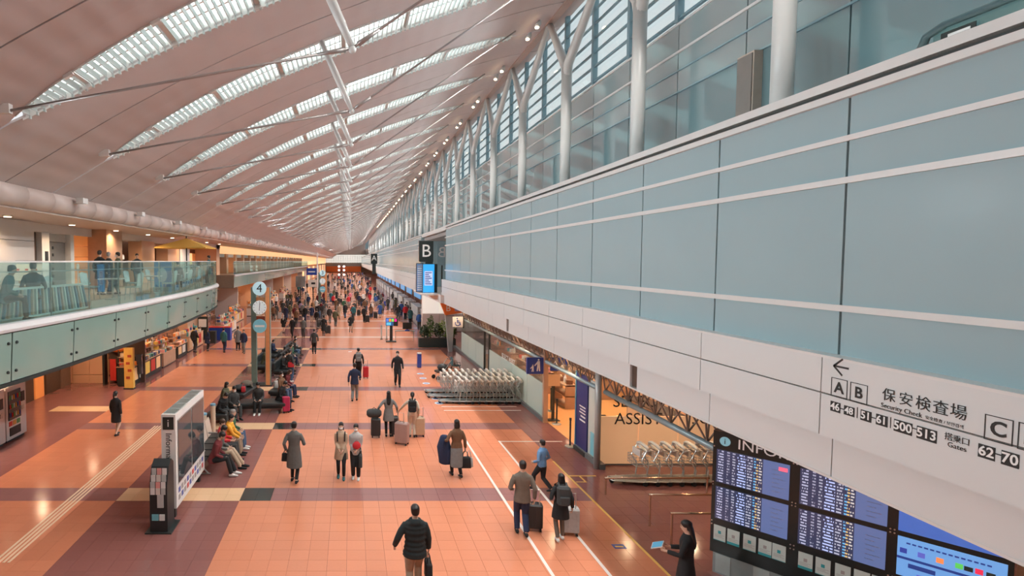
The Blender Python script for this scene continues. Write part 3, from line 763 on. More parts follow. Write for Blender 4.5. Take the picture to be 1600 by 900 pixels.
def goods(x0, x1, y0, y1, z, n, where, tall=False, joined=None):
    if joined is not None:
        b = MB()
        for i in range(n): b.cbox((rs.uniform(x0, x1) - joined.location.x, y0 + (y1 - y0) * (i + .5) / n - joined.location.y, z + .09), (.26, .2, .18), rs.randrange(len(GM)), rs.uniform(-.25, .25))
        b.build('goods', GM, joined, kind='stuff'); return
    for i in range(n):
        c = rs.randrange(len(PAL)); bt = tall or rs.random() < .2
        o = link('souvenir_bottle' if bt else 'gift_box', (gtall if bt else gbox)[c], None, loc=(rs.uniform(x0, x1), y0 + (y1 - y0) * (i + .5) / n + rs.uniform(-.02, .02), z), rz=rs.uniform(-.25, .25) if not bt else 0)
        tag(o, f'{PAL[c][0]} {"bottle" if bt else "gift box"} among the goods on {where}', 'bottle' if bt else 'box', ('bottles on ' if bt else 'gift boxes on ') + where)
def counter(name, label, x, y0, y1, h, m, tiers, where, n, posters=True, far=False):
    t = thing('display_counter', label, 'counter', (x, y0, 0)); L = y1 - y0
    MB().box((-.75, 0, .06), (0, L, h)).build('base', m, t); MB().box((-.72, .03, 0), (-.04, L - .03, .06)).build('plinth', BLACK, t)
    MB().box((-.8, -.03, h), (.04, L + .03, h + .035)).build('top', WOOD, t)
    if posters:
        for i in range(int(L / .8)): MB().box((0, .12 + i * .8, .25), (.015, .72 + i * .8, h - .08)).build('poster', [mat('poster_warm', (.85, .55, .3), .4), GM[2], GM[3], GM[0]][i % 4], t)
    goods(x - .18, x - .12, y0 + .1, y1 - .1, h + .035, n, where, joined=t if far else None)
    zz = h + .035
    for q in range(tiers):
        MB().box((-.72, .04, h + .2 + q * .28), (-.36, L - .04, h + .24 + q * .28)).build('riser', WOOD, t)
        goods(x - .56, x - .5, y0 + .1, y1 - .1, h + .24 + q * .28, n, where, joined=t if far else None)
    for q in (0.06, L - .06): MB().box((-.7, q - .02, h), (-.66, q + .02, h + .3 + tiers * .28)).build('riser_post', DARK, t)
counter('a', 'long dark souvenir counter with poster fronts right behind the yellow banner', -10.75, 26.6, 30.8, .95, DARK, 2, 'the first souvenir counter', 12)
counter('b', 'wood-framed souvenir stand with red boxes, second along the shop edge', -10.85, 31.4, 33.6, .8, WOOD, 2, 'the wood-framed stand', 7, False)
counter('c', 'dark low souvenir counter, third along the shop edge', -10.9, 34.2, 36.2, .8, DARK, 2, 'the third counter', 6)
counter('d', 'peach lit snack counter, fourth along the shop edge near the wheelie bin', -11.0, 36.8, 40.5, 1.0, WARM, 1, 'the snack counter', 9)
for r_ in range(3):
    counter('e', f'{["front","middle","rear"][r_]} inner souvenir table deep in the first shop', -12.4 - r_ * 1.25, 29.2, 35.5, .85, WOOD, 2, f'the {["front","middle","rear"][r_]} inner table', 8, False)
counter('f', 'souvenir table below the pale mascot-free banner by the bridge', -10.4, 44.5, 49.5, .9, GM[2], 2, 'the table below the bridge', 9)
bpy.context.scene.objects[-1] if False else None
for o in COL.objects:
    if o.get('label') == 'souvenir table below the pale mascot-free banner by the bridge': o['label'] = 'pale souvenir table standing below the upstairs shop bridge'
for q in range(7):
    y = 54 + q * 7
    counter('g', f'{ORD[q]} souvenir stall along the far balcony edge past the void', -11.4 + (q % 2) * .5, y, y + 4.2, .9, [WARM, GM[2], DARK, GM[5]][q % 4], 2, f'the {ORD[q]} far stall', 9, far=q > 0)
for q in range(5):
    y = 38 + q * 9; x = -15.0
    t = thing('shop_shelf', f'{ORD[q]} tall goods shelf against the shop back wall', 'shelf', (x, y, 0))
    for z in (.3, .8, 1.3, 1.8): MB().box((-.4, 0, z), (.05, 4, z + .04)).build('shelf_board', WOOD, t); goods(x - .2, x - .1, y + .1, y + 3.9, z + .04, 8, f'the {ORD[q]} back shelf', joined=t)
    for yy in (0, 3.96): MB().box((-.4, yy, 0), (.05, yy + .04, 2.1)).build('side_panel', WOOD, t)
t = thing('wheelie_bin', 'dark grey square bin at the end of the snack counter', 'bin', (-10.4, 41.0, 0)); MB().rbox((0, 0, .42), (.5, .5, .84), .05).build('body', DARK, t); MB().rbox((0, 0, .88), (.54, .54, .08), .05).build('lid', BLACK, t)
t = thing('play_panel', 'blue play panel box standing beside the shop under the bridge', 'panel', (-10.2, 42.6, 0)); MB().rbox((0, 0, .5), (1.7, .6, 1.0), .05).build('box', SIGNBLUE, t); MB().ell((.3, -.31, .65), (.12, .02, .12), 10, 6).build('button', GM[3], t); MB().box((-.85, -.3, 1.0), (.85, .3, 1.06)).build('rim', GM[0], t)
t = thing('notice_board', 'dark framed notice board against the grey pier below the balcony', 'board', (-11.2, 39.2, 0)); MB().box((-.4, 1.9, .2), (.4, 1.96, 2.0)).build('board', SIGNBLACK, t); MB().box((-.3, 1.87, 1.2), (.3, 1.9, 1.8)).build('paper', WHITE, t); MB().box((-.42, 1.88, 0), (-.36, 1.96, 2.05)).build('post', STEEL, t)
MB().box((-12.4, 41.3, 0), (-11.4, 41.6, 3.66)).build('pier', OFFW, gl)
# ---- the information kiosk (two-screen panel with a brochure rack on its end)
kz = .28
t = thing('information_panel', 'white two-screen information panel standing on the brown floor', 'information panel', (-4.15, 12.75, 0))
KL = 2.5; SCRD = mat('dark_glossy_screen', (.05, .065, .075), .04, var=.2, scale=1.5, spec=.9)
MB().box((-.34, 0, kz), (0, KL, 2.56)).build('casing', WHITE, t)
for i in range(5): MB().box((-.31, .08 + i * .48, 2.56), (-.03, .48 + i * .48, 2.575)).build('top_grille', STEEL, t)
for y0, y1 in ((.15, 1.2), (1.3, 2.4)): s = MB().box((0, y0, .85), (.02, y1, 2.36)).build('screen', SCRD, t); MB().box((.001, y0 - .03, .82), (.012, y1 + .03, 2.39)).build('bezel', STEEL, s)
prg = [GM[0], SIGNBLUE, mat('print_grey', (.35, .33, .32), .5), GM[5]]
for r_ in range(2):
    for c in range(10): MB().box((0, .16 + c * .225, .42 + r_ * .18), (.006, .30 + c * .225, .54 + r_ * .18)).build('icon', prg[(c + r_) % 3 if (c + r_) % 3 != 0 or c % 2 else 2], t)
MB().box((-.3, -.012, 2.2), (-.04, 0, 2.5)).build('info_badge', SIGNBLACK, t)
text('i', 'badge_letter', t, frame((-.17, -.016, 2.35), (1,0,0), (0,0,1)), .26, INKW)
text('Information', 'vertical_lettering', t, frame((-.17, -.004, 2.12), (0,0,-1), (1,0,0)), .2, INK, align='LEFT')
for y in (.2, KL - .2): MB().box((-.26, y - .06, 0), (-.08, y + .06, kz)).build('foot', DARK, t)
t = thing('brochure_rack', 'black brochure rack full of leaflets at the near end of the white information panel', 'rack', (-4.36, 12.42, 0))
MB().prism([(-.3, .02), (.18, .02), (.18, 1.5), (.02, 1.62), (-.16, 1.5), (-.3, 1.1)], -.2, .2, 'X').build('body', BLACK, t)
MB().box((-.3, -.36, 0), (.3, .3, .03)).build('base_plate', DARK, t)
for r_ in range(4):
    for c in range(3):
        z = .98 + r_ * .14; y = -.325 + max(0, (z - 1.1)) * .35
        MB().cbox((-.12 + c * .12, y, z), (.1, .012, .15)).build('leaflet', [WHITE, GM[2], mat('leaflet_grey', (.5, .53, .53), .5), GM[5]][(r_ * 2 + c) % 4], t)
MB().box((-.15, -.32, .3), (.0, -.3, .44)).build('sticker', mat('sticker_cyan', (.2, .55, .65), .4), t); MB().box((.02, -.32, .3), (.14, -.3, .44)).build('sticker', WHITE, t); MB().box((-.02, -.325, .6), (.12, -.3, .9)).build('notice', MATS['leaflet_grey'], t)
# ---- numbered clock pylons
DISC = mat('pale_blue_sign_disc', (.45, .66, .72), .3, var=.03, emit=(.5, .75, .85), es=.35)
def pylon(x, y, num, label, big=1.0):
    t = thing('clock_pylon', label, 'pylon', (x, y, 0))
    GP = mat('pylon_green_grey', (.20, .30, .27), .35, .2); OP = mat('pylon_orange_side', (.75, .33, .14), .4)
    for xx, yy in ((-.75, .35), (.0, .0)):
        MB().box((xx - .13, yy - .13, 0), (xx + .13, yy + .13, 4.9)).build('post', GP, t)
    MB().box((-.1, -.15, 0), (.1, -.13, 4.9)).build('orange_edge', OP, t)
    MB().prism([(-.75, .35), (0, .0), (0, .06), (-.75, .41)], 2.7, 4.5, 'Z').build('glass_infill', CLEARG, t)
    MB().prism([(-.7, .3), (-.1, .02), (-.1, .0), (-.7, .28)], 3.2, 3.45, 'Z').build('sign_strip', MATS['print_red'], t); MB().prism([(-.7, .3), (-.1, .02), (-.1, .0), (-.7, .28)], 4.15, 4.4, 'Z').build('sign_strip', OP, t)
    for z in (4.85, 3.92, 3.0):
        dd = MB().tube([(-.38, -.2, z), (-.38, -.12, z)], .34, 24).build('disc', DISC if z > 4 else [mat('clock_face_white', (.7, .78, .8), .3, emit=(.7, .8, .85), es=.25), mat('disc_teal', (.18, .45, .55), .3, emit=(.2, .5, .6), es=.2)][z < 3.5], t)
        if z > 4.5: text(num, 'numeral', dd, frame((-.38, -.21, z), (1,0,0), (0,0,1)), .58, INK)
        elif z > 3.5:
            for h_ in range(12): a = R(30 * h_); MB().cbox((-.38 + math.sin(a) * .28, -.203, z + math.cos(a) * .28), (.02, .006, .05), M=Matrix.Rotation(-a, 3, 'Y').transposed()).build('hour_mark', INK, dd)
            for a, l_ in ((R(5), .24), (R(185), .16)): MB().cbox((-.38 + math.sin(a) * l_ / 2, -.206, z + math.cos(a) * l_ / 2), (.025, .006, l_), M=Matrix.Rotation(a, 3, 'Y')).build('hand', INK, dd)
        else: MB().box((-.62, -.205, z - .05), (-.14, -.2, z + .05)).build('print_band', INKW, dd)
    MB().box((-.95, -.2, 0), (.2, .55, .05)).build('base_plate', DARK, t)
pylon(-4.08, 26.9, '4', 'tall clock pylon with the 4 disc beside the black benches')
pylon(-2.75, 62, '3', 'far clock pylon rising out of the crowd down the hall')
t = thing('globe_lamp_post', 'lamp post with white globes above the far crowd', 'lamp post', (-1.9, 120, 0))
MB().tube([(0,0,0), (0,0,5.0)], .08, 8).build('pole', DARK, t)
for x in (-.55, .55):
    for z in (3.2, 4.2, 5.0): MB().ell((x, 0, z), (.26, .26, .26), 10, 8).build('globe', emis('globe_white', (1, .97, .92), 1.0), t)
MB().box((-.6, -.04, 3.1), (.6, .04, 3.2)).build('crossbar', DARK, t)
def hangsign(name, label, x, y, z0, z1, w_, m, body, grp=None, ts=.3):
    t = thing(name, label, 'sign', (x, y, 0), 0, grp); MB().box((-w_/2, -.06, z0), (w_/2, .06, z1)).build('board', m, t)
    for q in (-w_*.4, w_*.4): MB().tube([(q, 0, z1), (q, 0, z1 + 1.2)], .02, 5).build('hanger', DARK, t)
    if body: text(body, 'lettering', t, frame((0, -.065, (z0+z1)/2), (1,0,0), (0,0,1)), ts, INKW)
hangsign('hanging_sign', 'blue hanging sign board over the far left walkway', -5.6, 78, 4.2, 5.2, 1.45, SIGNBLUE, '→ Tokyo', None, .28) if False else None
t = thing('hanging_sign', 'blue sign board on a slim post over the far left walkway', 'sign', (-5.5, 78, 0)); MB().box((-.72, -.06, 4.2), (.72, .06, 5.2)).build('board', SIGNBLUE, t); MB().box((-.5, -.07, 4.6), (.5, -.06, 4.75)).build('print_band', INKW, t); MB().tube([(.8, 0, 0), (.8, 0, 7.4)], .09, 8).build('post', STRIPM, t)
t = thing('grey_screen', 'large grey screen standing high at the end of the far balcony', 'screen', (-7.3, 80, 0)); MB().box((-.7, -.08, 2.4), (.7, .08, 4.0)).build('panel', mat('screen_grey', (.25, .28, .28), .3), t); MB().box((-.08, -.02, 0), (.08, .08, 2.4)).build('post', DARK, t)
t = thing('white_sign', 'pale sign board with dark print beside the blue sign, far left', 'sign', (-5.55, 82, 0)); MB().box((-.8, -.05, 2.3), (.8, .05, 3.4)).build('board', GM[2], t); MB().box((-.3, -.06, 2.7), (.3, -.05, 3.0)).build('mark', INK, t); MB().box((-.05, -.02, 0), (.05, .06, 2.3)).build('post', DARK, t)
# ---- balcony furniture
t = thing('parasol', 'ochre square parasol over the food court tables', 'parasol', (-9.9, 33.0, 4.86))
px_ = [(-1.5, -1.3, 2.15), (1.5, -1.3, 2.15), (1.5, 1.1, 2.15), (-1.5, 1.1, 2.15), (0, 0, 2.72)]
MB().add(px_ + [(a, b, c - .06) for a, b, c in px_], [(0,1,4), (1,2,4), (2,3,4), (3,0,4), (5,9,6), (6,9,7), (7,9,8), (8,9,5), (0,5,6,1), (1,6,7,2), (2,7,8,3), (3,8,5,0)]).build('canopy', mat('parasol_ochre', (.75, .45, .10), .7), t)
MB().tube([(0,0,0), (0,0,2.85)], .04, 8).build('pole', DARK, t); MB().box((-.3,-.3,0), (.3,.3,.06)).build('base', DARK, t)
WSH = mat('white_shell', (.62, .72, .72), .35)
def cafe_chair(x, y, rz, label):
    t = thing('cafe_chair', label, 'chair', (x, y, 4.86), rz, 'food court chairs')
    MB().rbox((0, 0, .44), (.46, .44, .05), .08).build('seat', WSH, t)
    MB().add([(-.24,.2,.48), (.24,.2,.48), (.27,.27,.9), (.0,.31,.96), (-.27,.27,.9), (-.24,.23,.48), (.24,.23,.48), (.27,.30,.9), (0,.34,.96), (-.27,.30,.9)], [(0,1,2,3,4), (9,8,7,6,5), (0,5,6,1), (1,6,7,2), (2,7,8,3), (3,8,9,4), (4,9,5,0)]).build('backrest', WSH, t)
    for a in (-.19, .19):
        for b in (-.17, .17): MB().tube([(a, b, .43), (a * 1.15, b * 1.2, 0)], .016, 6).build('leg', STEEL, t)
def cafe_table(x, y, label):
    t = thing('cafe_table', label, 'table', (x, y, 4.86), 0, 'food court tables')
    MB().rbox((0, 0, .72), (.75, .75, .04), .06).build('tabletop', GM[2], t); MB().tube([(0,0,.02), (0,0,.7)], .04, 8).build('pedestal', STEEL, t); MB().tube([(0,0,0), (0,0,.03)], .26, 14).build('foot_plate', STEEL, t)
ct = [(-8.9, 14.2), (-8.3, 19.0), (-8.2, 22.4), (-8.5, 25.6), (-8.9, 28.6)]
for i, (x, y) in enumerate(ct):
    cafe_table(x, y, f'{ORD[i]} pale square food court table along the glass railing')
    cafe_chair(x + .75, y - .1, R(-90), f'white shell chair on the railing side of the {ORD[i]} food court table'); cafe_chair(x - .8, y + .1, R(90), f'white shell chair on the shop side of the {ORD[i]} food court table')
t = thing('reflection_slats', 'blue and tan slats standing in for striped moire reflections in the balcony glass', 'screen', (0, 0, 0))  # striped reflection on the railing glass, built as coloured slats
ss = Curve2([(x - .75, y) for x, y in bal.p])
for i in range(34):
    p, nn = ss.at(7.0 + i * .14); a = (i - 17) * .012
    MB().cbox((p[0], p[1], 5.2), (.05, .06, .66), M=Matrix.Rotation(a * 2, 3, 'X')).build('slat', [mat('moire_blue', (.12, .25, .36), .4), mat('moire_tan', (.50, .40, .32), .4), WSH][i % 3], t)
ss.band(6.9, 11.9, [(-.05, 5.53), (.05, 5.53), (.05, 5.58), (-.05, 5.58)]).build('top_rail', WSH, t); ss.band(6.9, 11.9, [(-.05, 4.86), (.05, 4.86), (.05, 4.9), (-.05, 4.9)]).build('foot_rail', WSH, t)
t = thing('blue_banner', 'bright blue poster stand behind the balcony glass', 'poster', (-8.25, 24.0, 4.86)); MB().box((-.38, -.03, .2), (.38, .03, 1.32)).build('poster', mat('poster_blue', (.03, .22, .55), .3), t); MB().ell((-.03, -.035, .72), (.22, .012, .32), 12, 8).build('print', mat('poster_pale', (.55, .70, .80), .4), t); MB().box((-.4, -.15, 0), (.4, .15, .2)).build('base', STEEL, t)
t = thing('menu_stand', 'white menu board leaning on an orange stand by the lift wall', 'sign', (-11.0, 18.6, 4.86)); MB().cbox((0, 0, .95), (.9, .04, .6), M=Matrix.Rotation(R(-20), 3, 'X')).build('board', WHITE, t)
for i in range(6): MB().cbox((-.3 + (i % 3) * .3, -.03 - .06 * (i // 3), .85 + .2 * (i // 3)), (.1, .02, .06), M=Matrix.Rotation(R(-20), 3, 'X')).build('print', GM[0], t)
MB().box((-.35, .02, 0), (.35, .3, .7)).build('stand', WARM, t)
t = thing('pendant_lamp', 'round white disc pendant hanging from the food court soffit', 'lamp', (-9.15, 13.6, 0)); MB().tube([(0,0,7.30), (0,0,7.36), (0,0,7.42)], [.30, .38, .12], 20).build('shade', WHITE, t); MB().tube([(0,0,7.4), (0,0,7.75)], .02, 6).build('rod', STEEL, t); MB().tube([(0,0,7.2), (0,0,7.3)], [.16, .2], 14).build('lens', DARK, t)
t = thing('sanitizer_stand', 'slim white sanitizer stand beside the orange wall upstairs', 'stand', (-11.6, 23.2, 4.86)); MB().tube([(0,0,0), (0,0,1.0)], .025, 6).build('pole', WHITE, t); MB().tube([(0,0,1.0), (0,0,1.18), (0,0,1.24)], [.06, .06, .02], 8).build('bottle', WHITE, t); MB().tube([(0,0,0), (0,0,.02)], .18, 12).build('base', WHITE, t); MB().box((-.15, -.02, .95), (.15, .1, .98)).build('tray', WHITE, t)
# ================================================================== RIGHT SIDE THINGS
# ---- wording on the fascia
t = thing('gate_wayfinding_sign', 'black security check and gate number lettering on the white right fascia', 'sign', (0, 0, 0))
XS_ = XF - .002
def fx(zx, zy): return WX(1280 + zx / 2.571, 550 + zy / 2.571, XS_)
def ftext(body, zx0, zx1, zyc, hpx, m=INK, name='lettering', dz=0, depth=.004, fill=1.0):
    a, b = fx(zx0, zyc), fx(zx1, zyc); ym = (a.y + b.y) / 2
    hh = hpx / 2.571 * ym / F
    c = fx((zx0 + zx1) / 2, zyc)
    o = text(body, name, t, frame((XS_ - depth, ym, c.z + dz), (0,-1,0), (0,0,1)), hh, m, .001)
    return o, abs(a.y - b.y), hh
def plate(zx0, zx1, zy0, zy1, m, th=.004):
    """rectangle on the fascia from its top left and lower left pixels"""
    a = fx(zx0, zy0); b = fx(zx0, zy1); c = fx(zx1, (zy0 + zy1) / 2 + (zx1 - zx0) * .25)
    return MB().box((XS_ - th, c.y, b.z), (XS_, a.y, a.z)).build('plate', m, t), (a.y + c.y) / 2, (a.z + b.z) / 2, a.z - b.z
FIT = []
def plated(body, zx0, zx1, zy0, zy1, m=INK, ink=INKW, k=1.0):
    p_, y, z, h = plate(zx0, zx1, zy0, zy1, m); a = fx(zx0, zy0).y - fx(zx1, zy0).y
    o = text(body, 'numeral', t, frame((XS_ - .006, y, z), (0,-1,0), (0,0,1)), h * k, ink, .001, bold=.022); return o
plated('46', 47, 85, 195, 235); plated('48', 101, 142, 213, 250); plated('51', 168, 210, 230, 272); plated('61', 230, 275, 247, 290)
plated('500', 302, 374, 268, 316); plated('513', 394, 473, 295, 345); plated('62', 641, 707, 366, 420); plated('70', 734, 804, 393, 450)
def fline(zx0, zx1, zy, th=.012): a, b = fx(zx0, zy), fx(zx1, zy + (zx1 - zx0) * .27); MB().box((XS_ - .002, b.y, a.z - th/2), (XS_, a.y, a.z + th/2)).build('dash', INK, t)
fline(85, 101, 226); fline(210, 230, 262); fline(374, 394, 305); fline(707, 734, 408)
for zx, zy in ((154, 222), (288, 262)): a = fx(zx, zy); b = fx(zx, zy + 44); MB().box((XS_ - .002, a.y - .004, b.z), (XS_, a.y + .004, a.z)).build('divider', INK, t)
def outlined(ch, zx0, zx1, zy0, zy1):
    a = fx(zx0, zy0); b = fx(zx0, zy1); c = fx(zx1, zy1); y1, y0, z1, z0 = a.y, c.y, a.z, b.z; e = .008
    f_ = MB(); f_.box((XS_-.003, y0, z0), (XS_, y1, z0+e)).box((XS_-.003, y0, z1-e), (XS_, y1, z1)).box((XS_-.003, y0, z0+e), (XS_, y0+e, z1-e)).box((XS_-.003, y1-e, z0+e), (XS_, y1, z1-e)); f_.build('outline', INK, t)
    text(ch, 'gate_letter', t, frame((XS_ - .004, (y0+y1)/2, (z0+z1)/2), (0,-1,0), (0,0,1)), (z1 - z0) * .80, INK, .001, bold=.022)
outlined('A', 50, 112, 100, 176); outlined('B', 126, 193, 119, 196); outlined('C', 667, 778, 248, 350); outlined('D', 802, 925, 280, 390)
KJ = '保安検査場'
for i, ch in enumerate(KJ): 
    zx = 281 + i * 67.5 + i * i * .6; ftext(ch, zx - 25, zx + 25, 177 + i * 17, 56 + i * 2.2, name='kanji')
o, L_, h_ = ftext('Security Check', 253, 410, 234, 27); o.scale.x *= 1.0
ftext('安全检查 / 보안검색', 430, 578, 283, 17); 
for i, ch in enumerate('搭乗口'): ftext(ch, 507 + i * 34, 535 + i * 34, 342 + i * 10, 33, name='kanji')
ftext('Gates', 515, 595, 382, 30)
a0 = fx(60, 55); MB().box((XS_-.003, a0.y - .2, a0.z - .012), (XS_, a0.y, a0.z + .012)).build('arrow_shaft', INK, t)
for s in (1, -1): MB().cbox((XS_-.0015, a0.y - .055, a0.z + s * .05), (.003, .16, .022), M=Matrix.Rotation(R(-40 * s), 3, 'X')).build('arrow_head', INK, t)
# ---- lounge door and handrail
MB().box((XW - .18, 11.15, DECK), (XW + .02, 11.62, 10.44)).build('door_jamb', mat('jamb_beige', (.42, .36, .30), .5), wall_lounge); MB().box((XW - .2, 11.18, DECK), (XW - .18, 11.6, 10.40)).build('door_jamb', mat('recess_grey', (.16, .15, .14), .5), wall_lounge)
t = thing('balustrade', 'glass balustrade with a dark curved handrail above the cap of the right wall', 'balustrade', (0, 0, 0))
MB().tube([(6.95, 6.75, 8.78), (6.95, 6.7, 8.9), (6.95, 6.5, 8.96), (6.95, 2, 8.96)], .045, 8).build('handrail', mat('dark_teal_rail', (.03, .07, .08), .3), t, True)
for i in range(3): MB().box((6.98, 5.2 - i * 1.5, 8.5), (7.0, 6.65 - i * 1.5, 8.93)).build('glass_pane', RAILG, t)
p_ = WX(1497, 50, 6.96); s_ = MB().box((6.955, p_.y - .18, p_.z - .05), (6.965, p_.y + .18, p_.z + .05)).build('notice_plate', SIGNBLACK, t); MB().box((6.95, p_.y - .13, p_.z - .015), (6.956, p_.y + .1, p_.z + .015)).build('print', INKW, s_)
# ---- opening at gate B
wb = struct('wall_gate_b', MB().box((6.3, 47.6, 0), (14.6, 47.9, 3.4)), OFFW)
for i in range(4):
    for z0, z1 in ((.05, 1.6), (1.63, 3.3)): MB().box((6.35 + i * 1.5, 47.5, z0), (7.8 + i * 1.5, 47.6, z1)).build('wall_panel', emis('lit_white_panel', (.95, .93, .85), .55) if z0 > 1 else WHITE, wb)
struct('wall_gate_b_upper', MB().box((9.4, gap0, 3.95), (9.6, gap1, 8.3)), FRIT)
MB().box((6.2, gap1 - .2, 3.95), (9.4, gap1, 8.3)).build('end_glass', FRIT, bpy.data.objects['wall_gate_b_upper'])
MB().box((6.3, gap0, 8.25), (9.6, gap1, 8.54)).build('bridge_cap', STRIPM, bpy.data.objects['wall_gate_b_upper'])
t = thing('gate_letter_sign', 'tall dark sign with a white B at the end of the white fascia', 'sign', (5.35, 38.4, 0))
MB().box((-.5, -.12, 6.15), (.5, .12, 7.62)).build('panel', SIGNBLACK, t); MB().box((-.5, .12, 6.15), (.52, .2, 7.66)).build('frame', STEEL, t); MB().box((-.05, -.1, 5.9), (.48, .12, 6.15)).build('neck', SIGNBLACK, t)
text('B', 'gate_letter', t, frame((0, -.125, 6.88), (1,0,0), (0,0,1)), 1.25, INKW)
MB().box((.2, .0, 3.95), (.46, .1, 5.9)).build('post', DARK, t)
t = thing('gate_letter_sign', 'pale blue mirrored B panel built as the glass reflection of the dark sign', 'sign', (6.62, 39.2, 0))  # mirrored letter panel built in place of a reflection in the glass
MB().box((-.36, 0, 5.9), (.36, .06, 7.45)).build('panel', mat('reflected_sign_panel', (.30, .45, .50), .2), t); text('B', 'gate_letter', t, frame((0, -.006, 6.8), (1,0,0), (0,0,1)) @ Matrix.Diagonal((-1,1,1,1)), 1.05, INKW); MB().box((-.05, .0, 3.95), (.05, .06, 5.9)).build('post', DARK, t)
t = thing('display_totem', 'blue flight display standing under the dark B sign', 'display', (5.6, 38.0, 0))
MB().box((-.5, -.0, 4.0), (.5, .5, 6.0)).build('casing', SIGNBLACK, t)
s_ = MB().box((-.5, -.03, 4.02), (.28, .0, 5.98)).build('screen', mat('screen_azure', (.03, .30, .65), .2, emit=(.03, .33, .75), es=.8), t)
MB().box((-.4, -.035, 4.5), (.16, -.03, 5.5)).build('listing', mat('screen_pale', (.45, .55, .8), .2, emit=(.5, .6, .85), es=.6), s_)
for i in range(7): MB().box((-.36, -.04, 4.58 + i * .13), (.1 - (i % 3) * .1, -.035, 4.64 + i * .13)).build('line', SIGNBLUE, s_)
t = thing('display_totem', 'narrow flight display with slanted white text, left of the blue one', 'display', (4.95, 38.6, 0))
MB().box((-.25, 0, 4.0), (.25, .3, 6.05)).build('casing', SIGNBLACK, t); s_ = MB().box((-.22, -.02, 4.05), (.2, 0, 6.0)).build('screen', mat('screen_mid', (.12, .2, .35), .2, emit=(.15, .25, .45), es=.6), t)
for i in range(12): MB().box((-.16, -.025, 4.15 + i * .15), (.14, -.02, 4.22 + i * .15)).build('line', INKW, s_)
for q in bpy.data.objects['gate_letter_sign'].children: pass
t = thing('gate_letter_sign', 'dark post sign with a white A far along the right fascia', 'sign', (5.2, 118, 0)); MB().box((-.7, -.2, 5.6), (.7, .2, 7.8)).build('panel', SIGNBLACK, t); text('A', 'gate_letter', t, frame((0, -.21, 6.8), (1,0,0), (0,0,1)), 1.6, INKW); MB().box((-.4, -.1, 3.4), (.4, .1, 5.6)).build('post', DARK, t)
struct('floor_gate_ledge', MB().box((4.9, gap0 + 1, 3.86), (6.2, gap1 - 6, 3.98)), OFFW)
# orange gate portal
t = thing('gate_portal', 'orange gate B portal on a grey tapering pier', 'gate sign', (0, 37.0, 0))
MB().prism([(6.12, 3.42), (7.4, 3.42), (7.9, 2.72), (6.5, 2.52)], -.1, .25, 'Y').build('orange_head', SIGNORANGE, t)
MB().prism([(6.5, 2.5), (7.1, 2.5), (7.0, 0), (6.75, 0)], -.05, .3, 'Y').build('pier', mat('pier_grey', (.35, .38, .39), .35), t)
text('B', 'gate_letter', t, frame((6.68, -.105, 2.98), (1,0,0), (0,0,1)), .6, INKW); 
MB().box((7.12, -.13, 2.8), (7.75, -.1, 3.3)).build('reflected_letter_panel', mat('lilac', (.4, .42, .65), .3), t); o = text('B', 'gate_letter', t, frame((7.42, -.135, 3.03), (1,0,0), (0,0,1)), .45, INKW); o.matrix_local = o.matrix_local @ Matrix.Diagonal((-1, 1, 1, 1))  # lilac panel with reversed letter, built as a reflection of the portal letter
# pictogram signs
def wheel_icon(p, c, s, m):
    b = MB(); n = 18
    pts = [(c[0] + math.cos(R(a)) * .25 * s - .02 * s, c[1], c[2] - .14 * s + math.sin(R(a)) * .25 * s) for a in range(150, 401, 18)]
    b.tube(pts, .04 * s, 6); b.tube([(c[0] - .06*s, c[1], c[2] + .22*s), (c[0] - .04*s, c[1], c[2] - .06*s), (c[0] + .18*s, c[1], c[2] - .08*s), (c[0] + .28*s, c[1], c[2] - .33*s)], .045 * s, 6); b.ell((c[0] - .08*s, c[1], c[2] + .36*s), (.075*s, .02, .075*s), 8, 6); b.tube([(c[0]-.05*s, c[1], c[2]+.1*s), (c[0]+.16*s, c[1], c[2]+.1*s)], .035*s, 6)
    o = b.build('wheelchair_symbol', m, p); return o
t = thing('pictogram_sign', 'white wheelchair symbol sign on the glass front near gate B', 'sign', (7.0, 35.2, 0)); MB().box((-.33, -.03, 1.93), (.33, .03, 2.6)).build('board', WHITE, t); MB().box((.33, -.06, 1.85), (.4, .06, 2.65)).build('edge', DARK, t); wheel_icon(t, (0, -.035, 2.26), .62, SIGNBLUE)
t = thing('pictogram_sign', 'blue sign with a white adult and child pictogram projecting from the glass front', 'sign', (7.15, 20.75, 0)); MB().box((-.36, -.05, 1.87), (.34, .05, 2.5)).build('board', SIGNBLUE, t)
def person_icon(p, x, z, s):
    MB().ell((x, -.055, z + .42 * s), (.065*s, .01, .065*s), 8, 6).build('icon_head', INKW, p)
    MB().prism([(x - .09*s, z + .33*s), (x + .09*s, z + .33*s), (x + .1*s, z), (x + .12*s, z - .38*s), (x + .04*s, z - .38*s), (x, z - .08*s), (x - .05*s, z - .38*s), (x - .13*s, z - .38*s), (x - .09*s, z)], -.06, -.05, 'Y').build('icon_body', INKW, p)
    MB().prism([(x - .08*s, z + .3*s), (x - .3*s, z + .02*s), (x - .25*s, z - .03*s), (x - .06*s, z + .17*s)], -.06, -.05, 'Y').build('icon_arm', INKW, p)
person_icon(t, .08, 2.19, .55); person_icon(t, -.14, 2.08, .32)
MB().box((.34, -.03, 1.95), (.42, .03, 2.4)).build('bracket', STEEL, t)
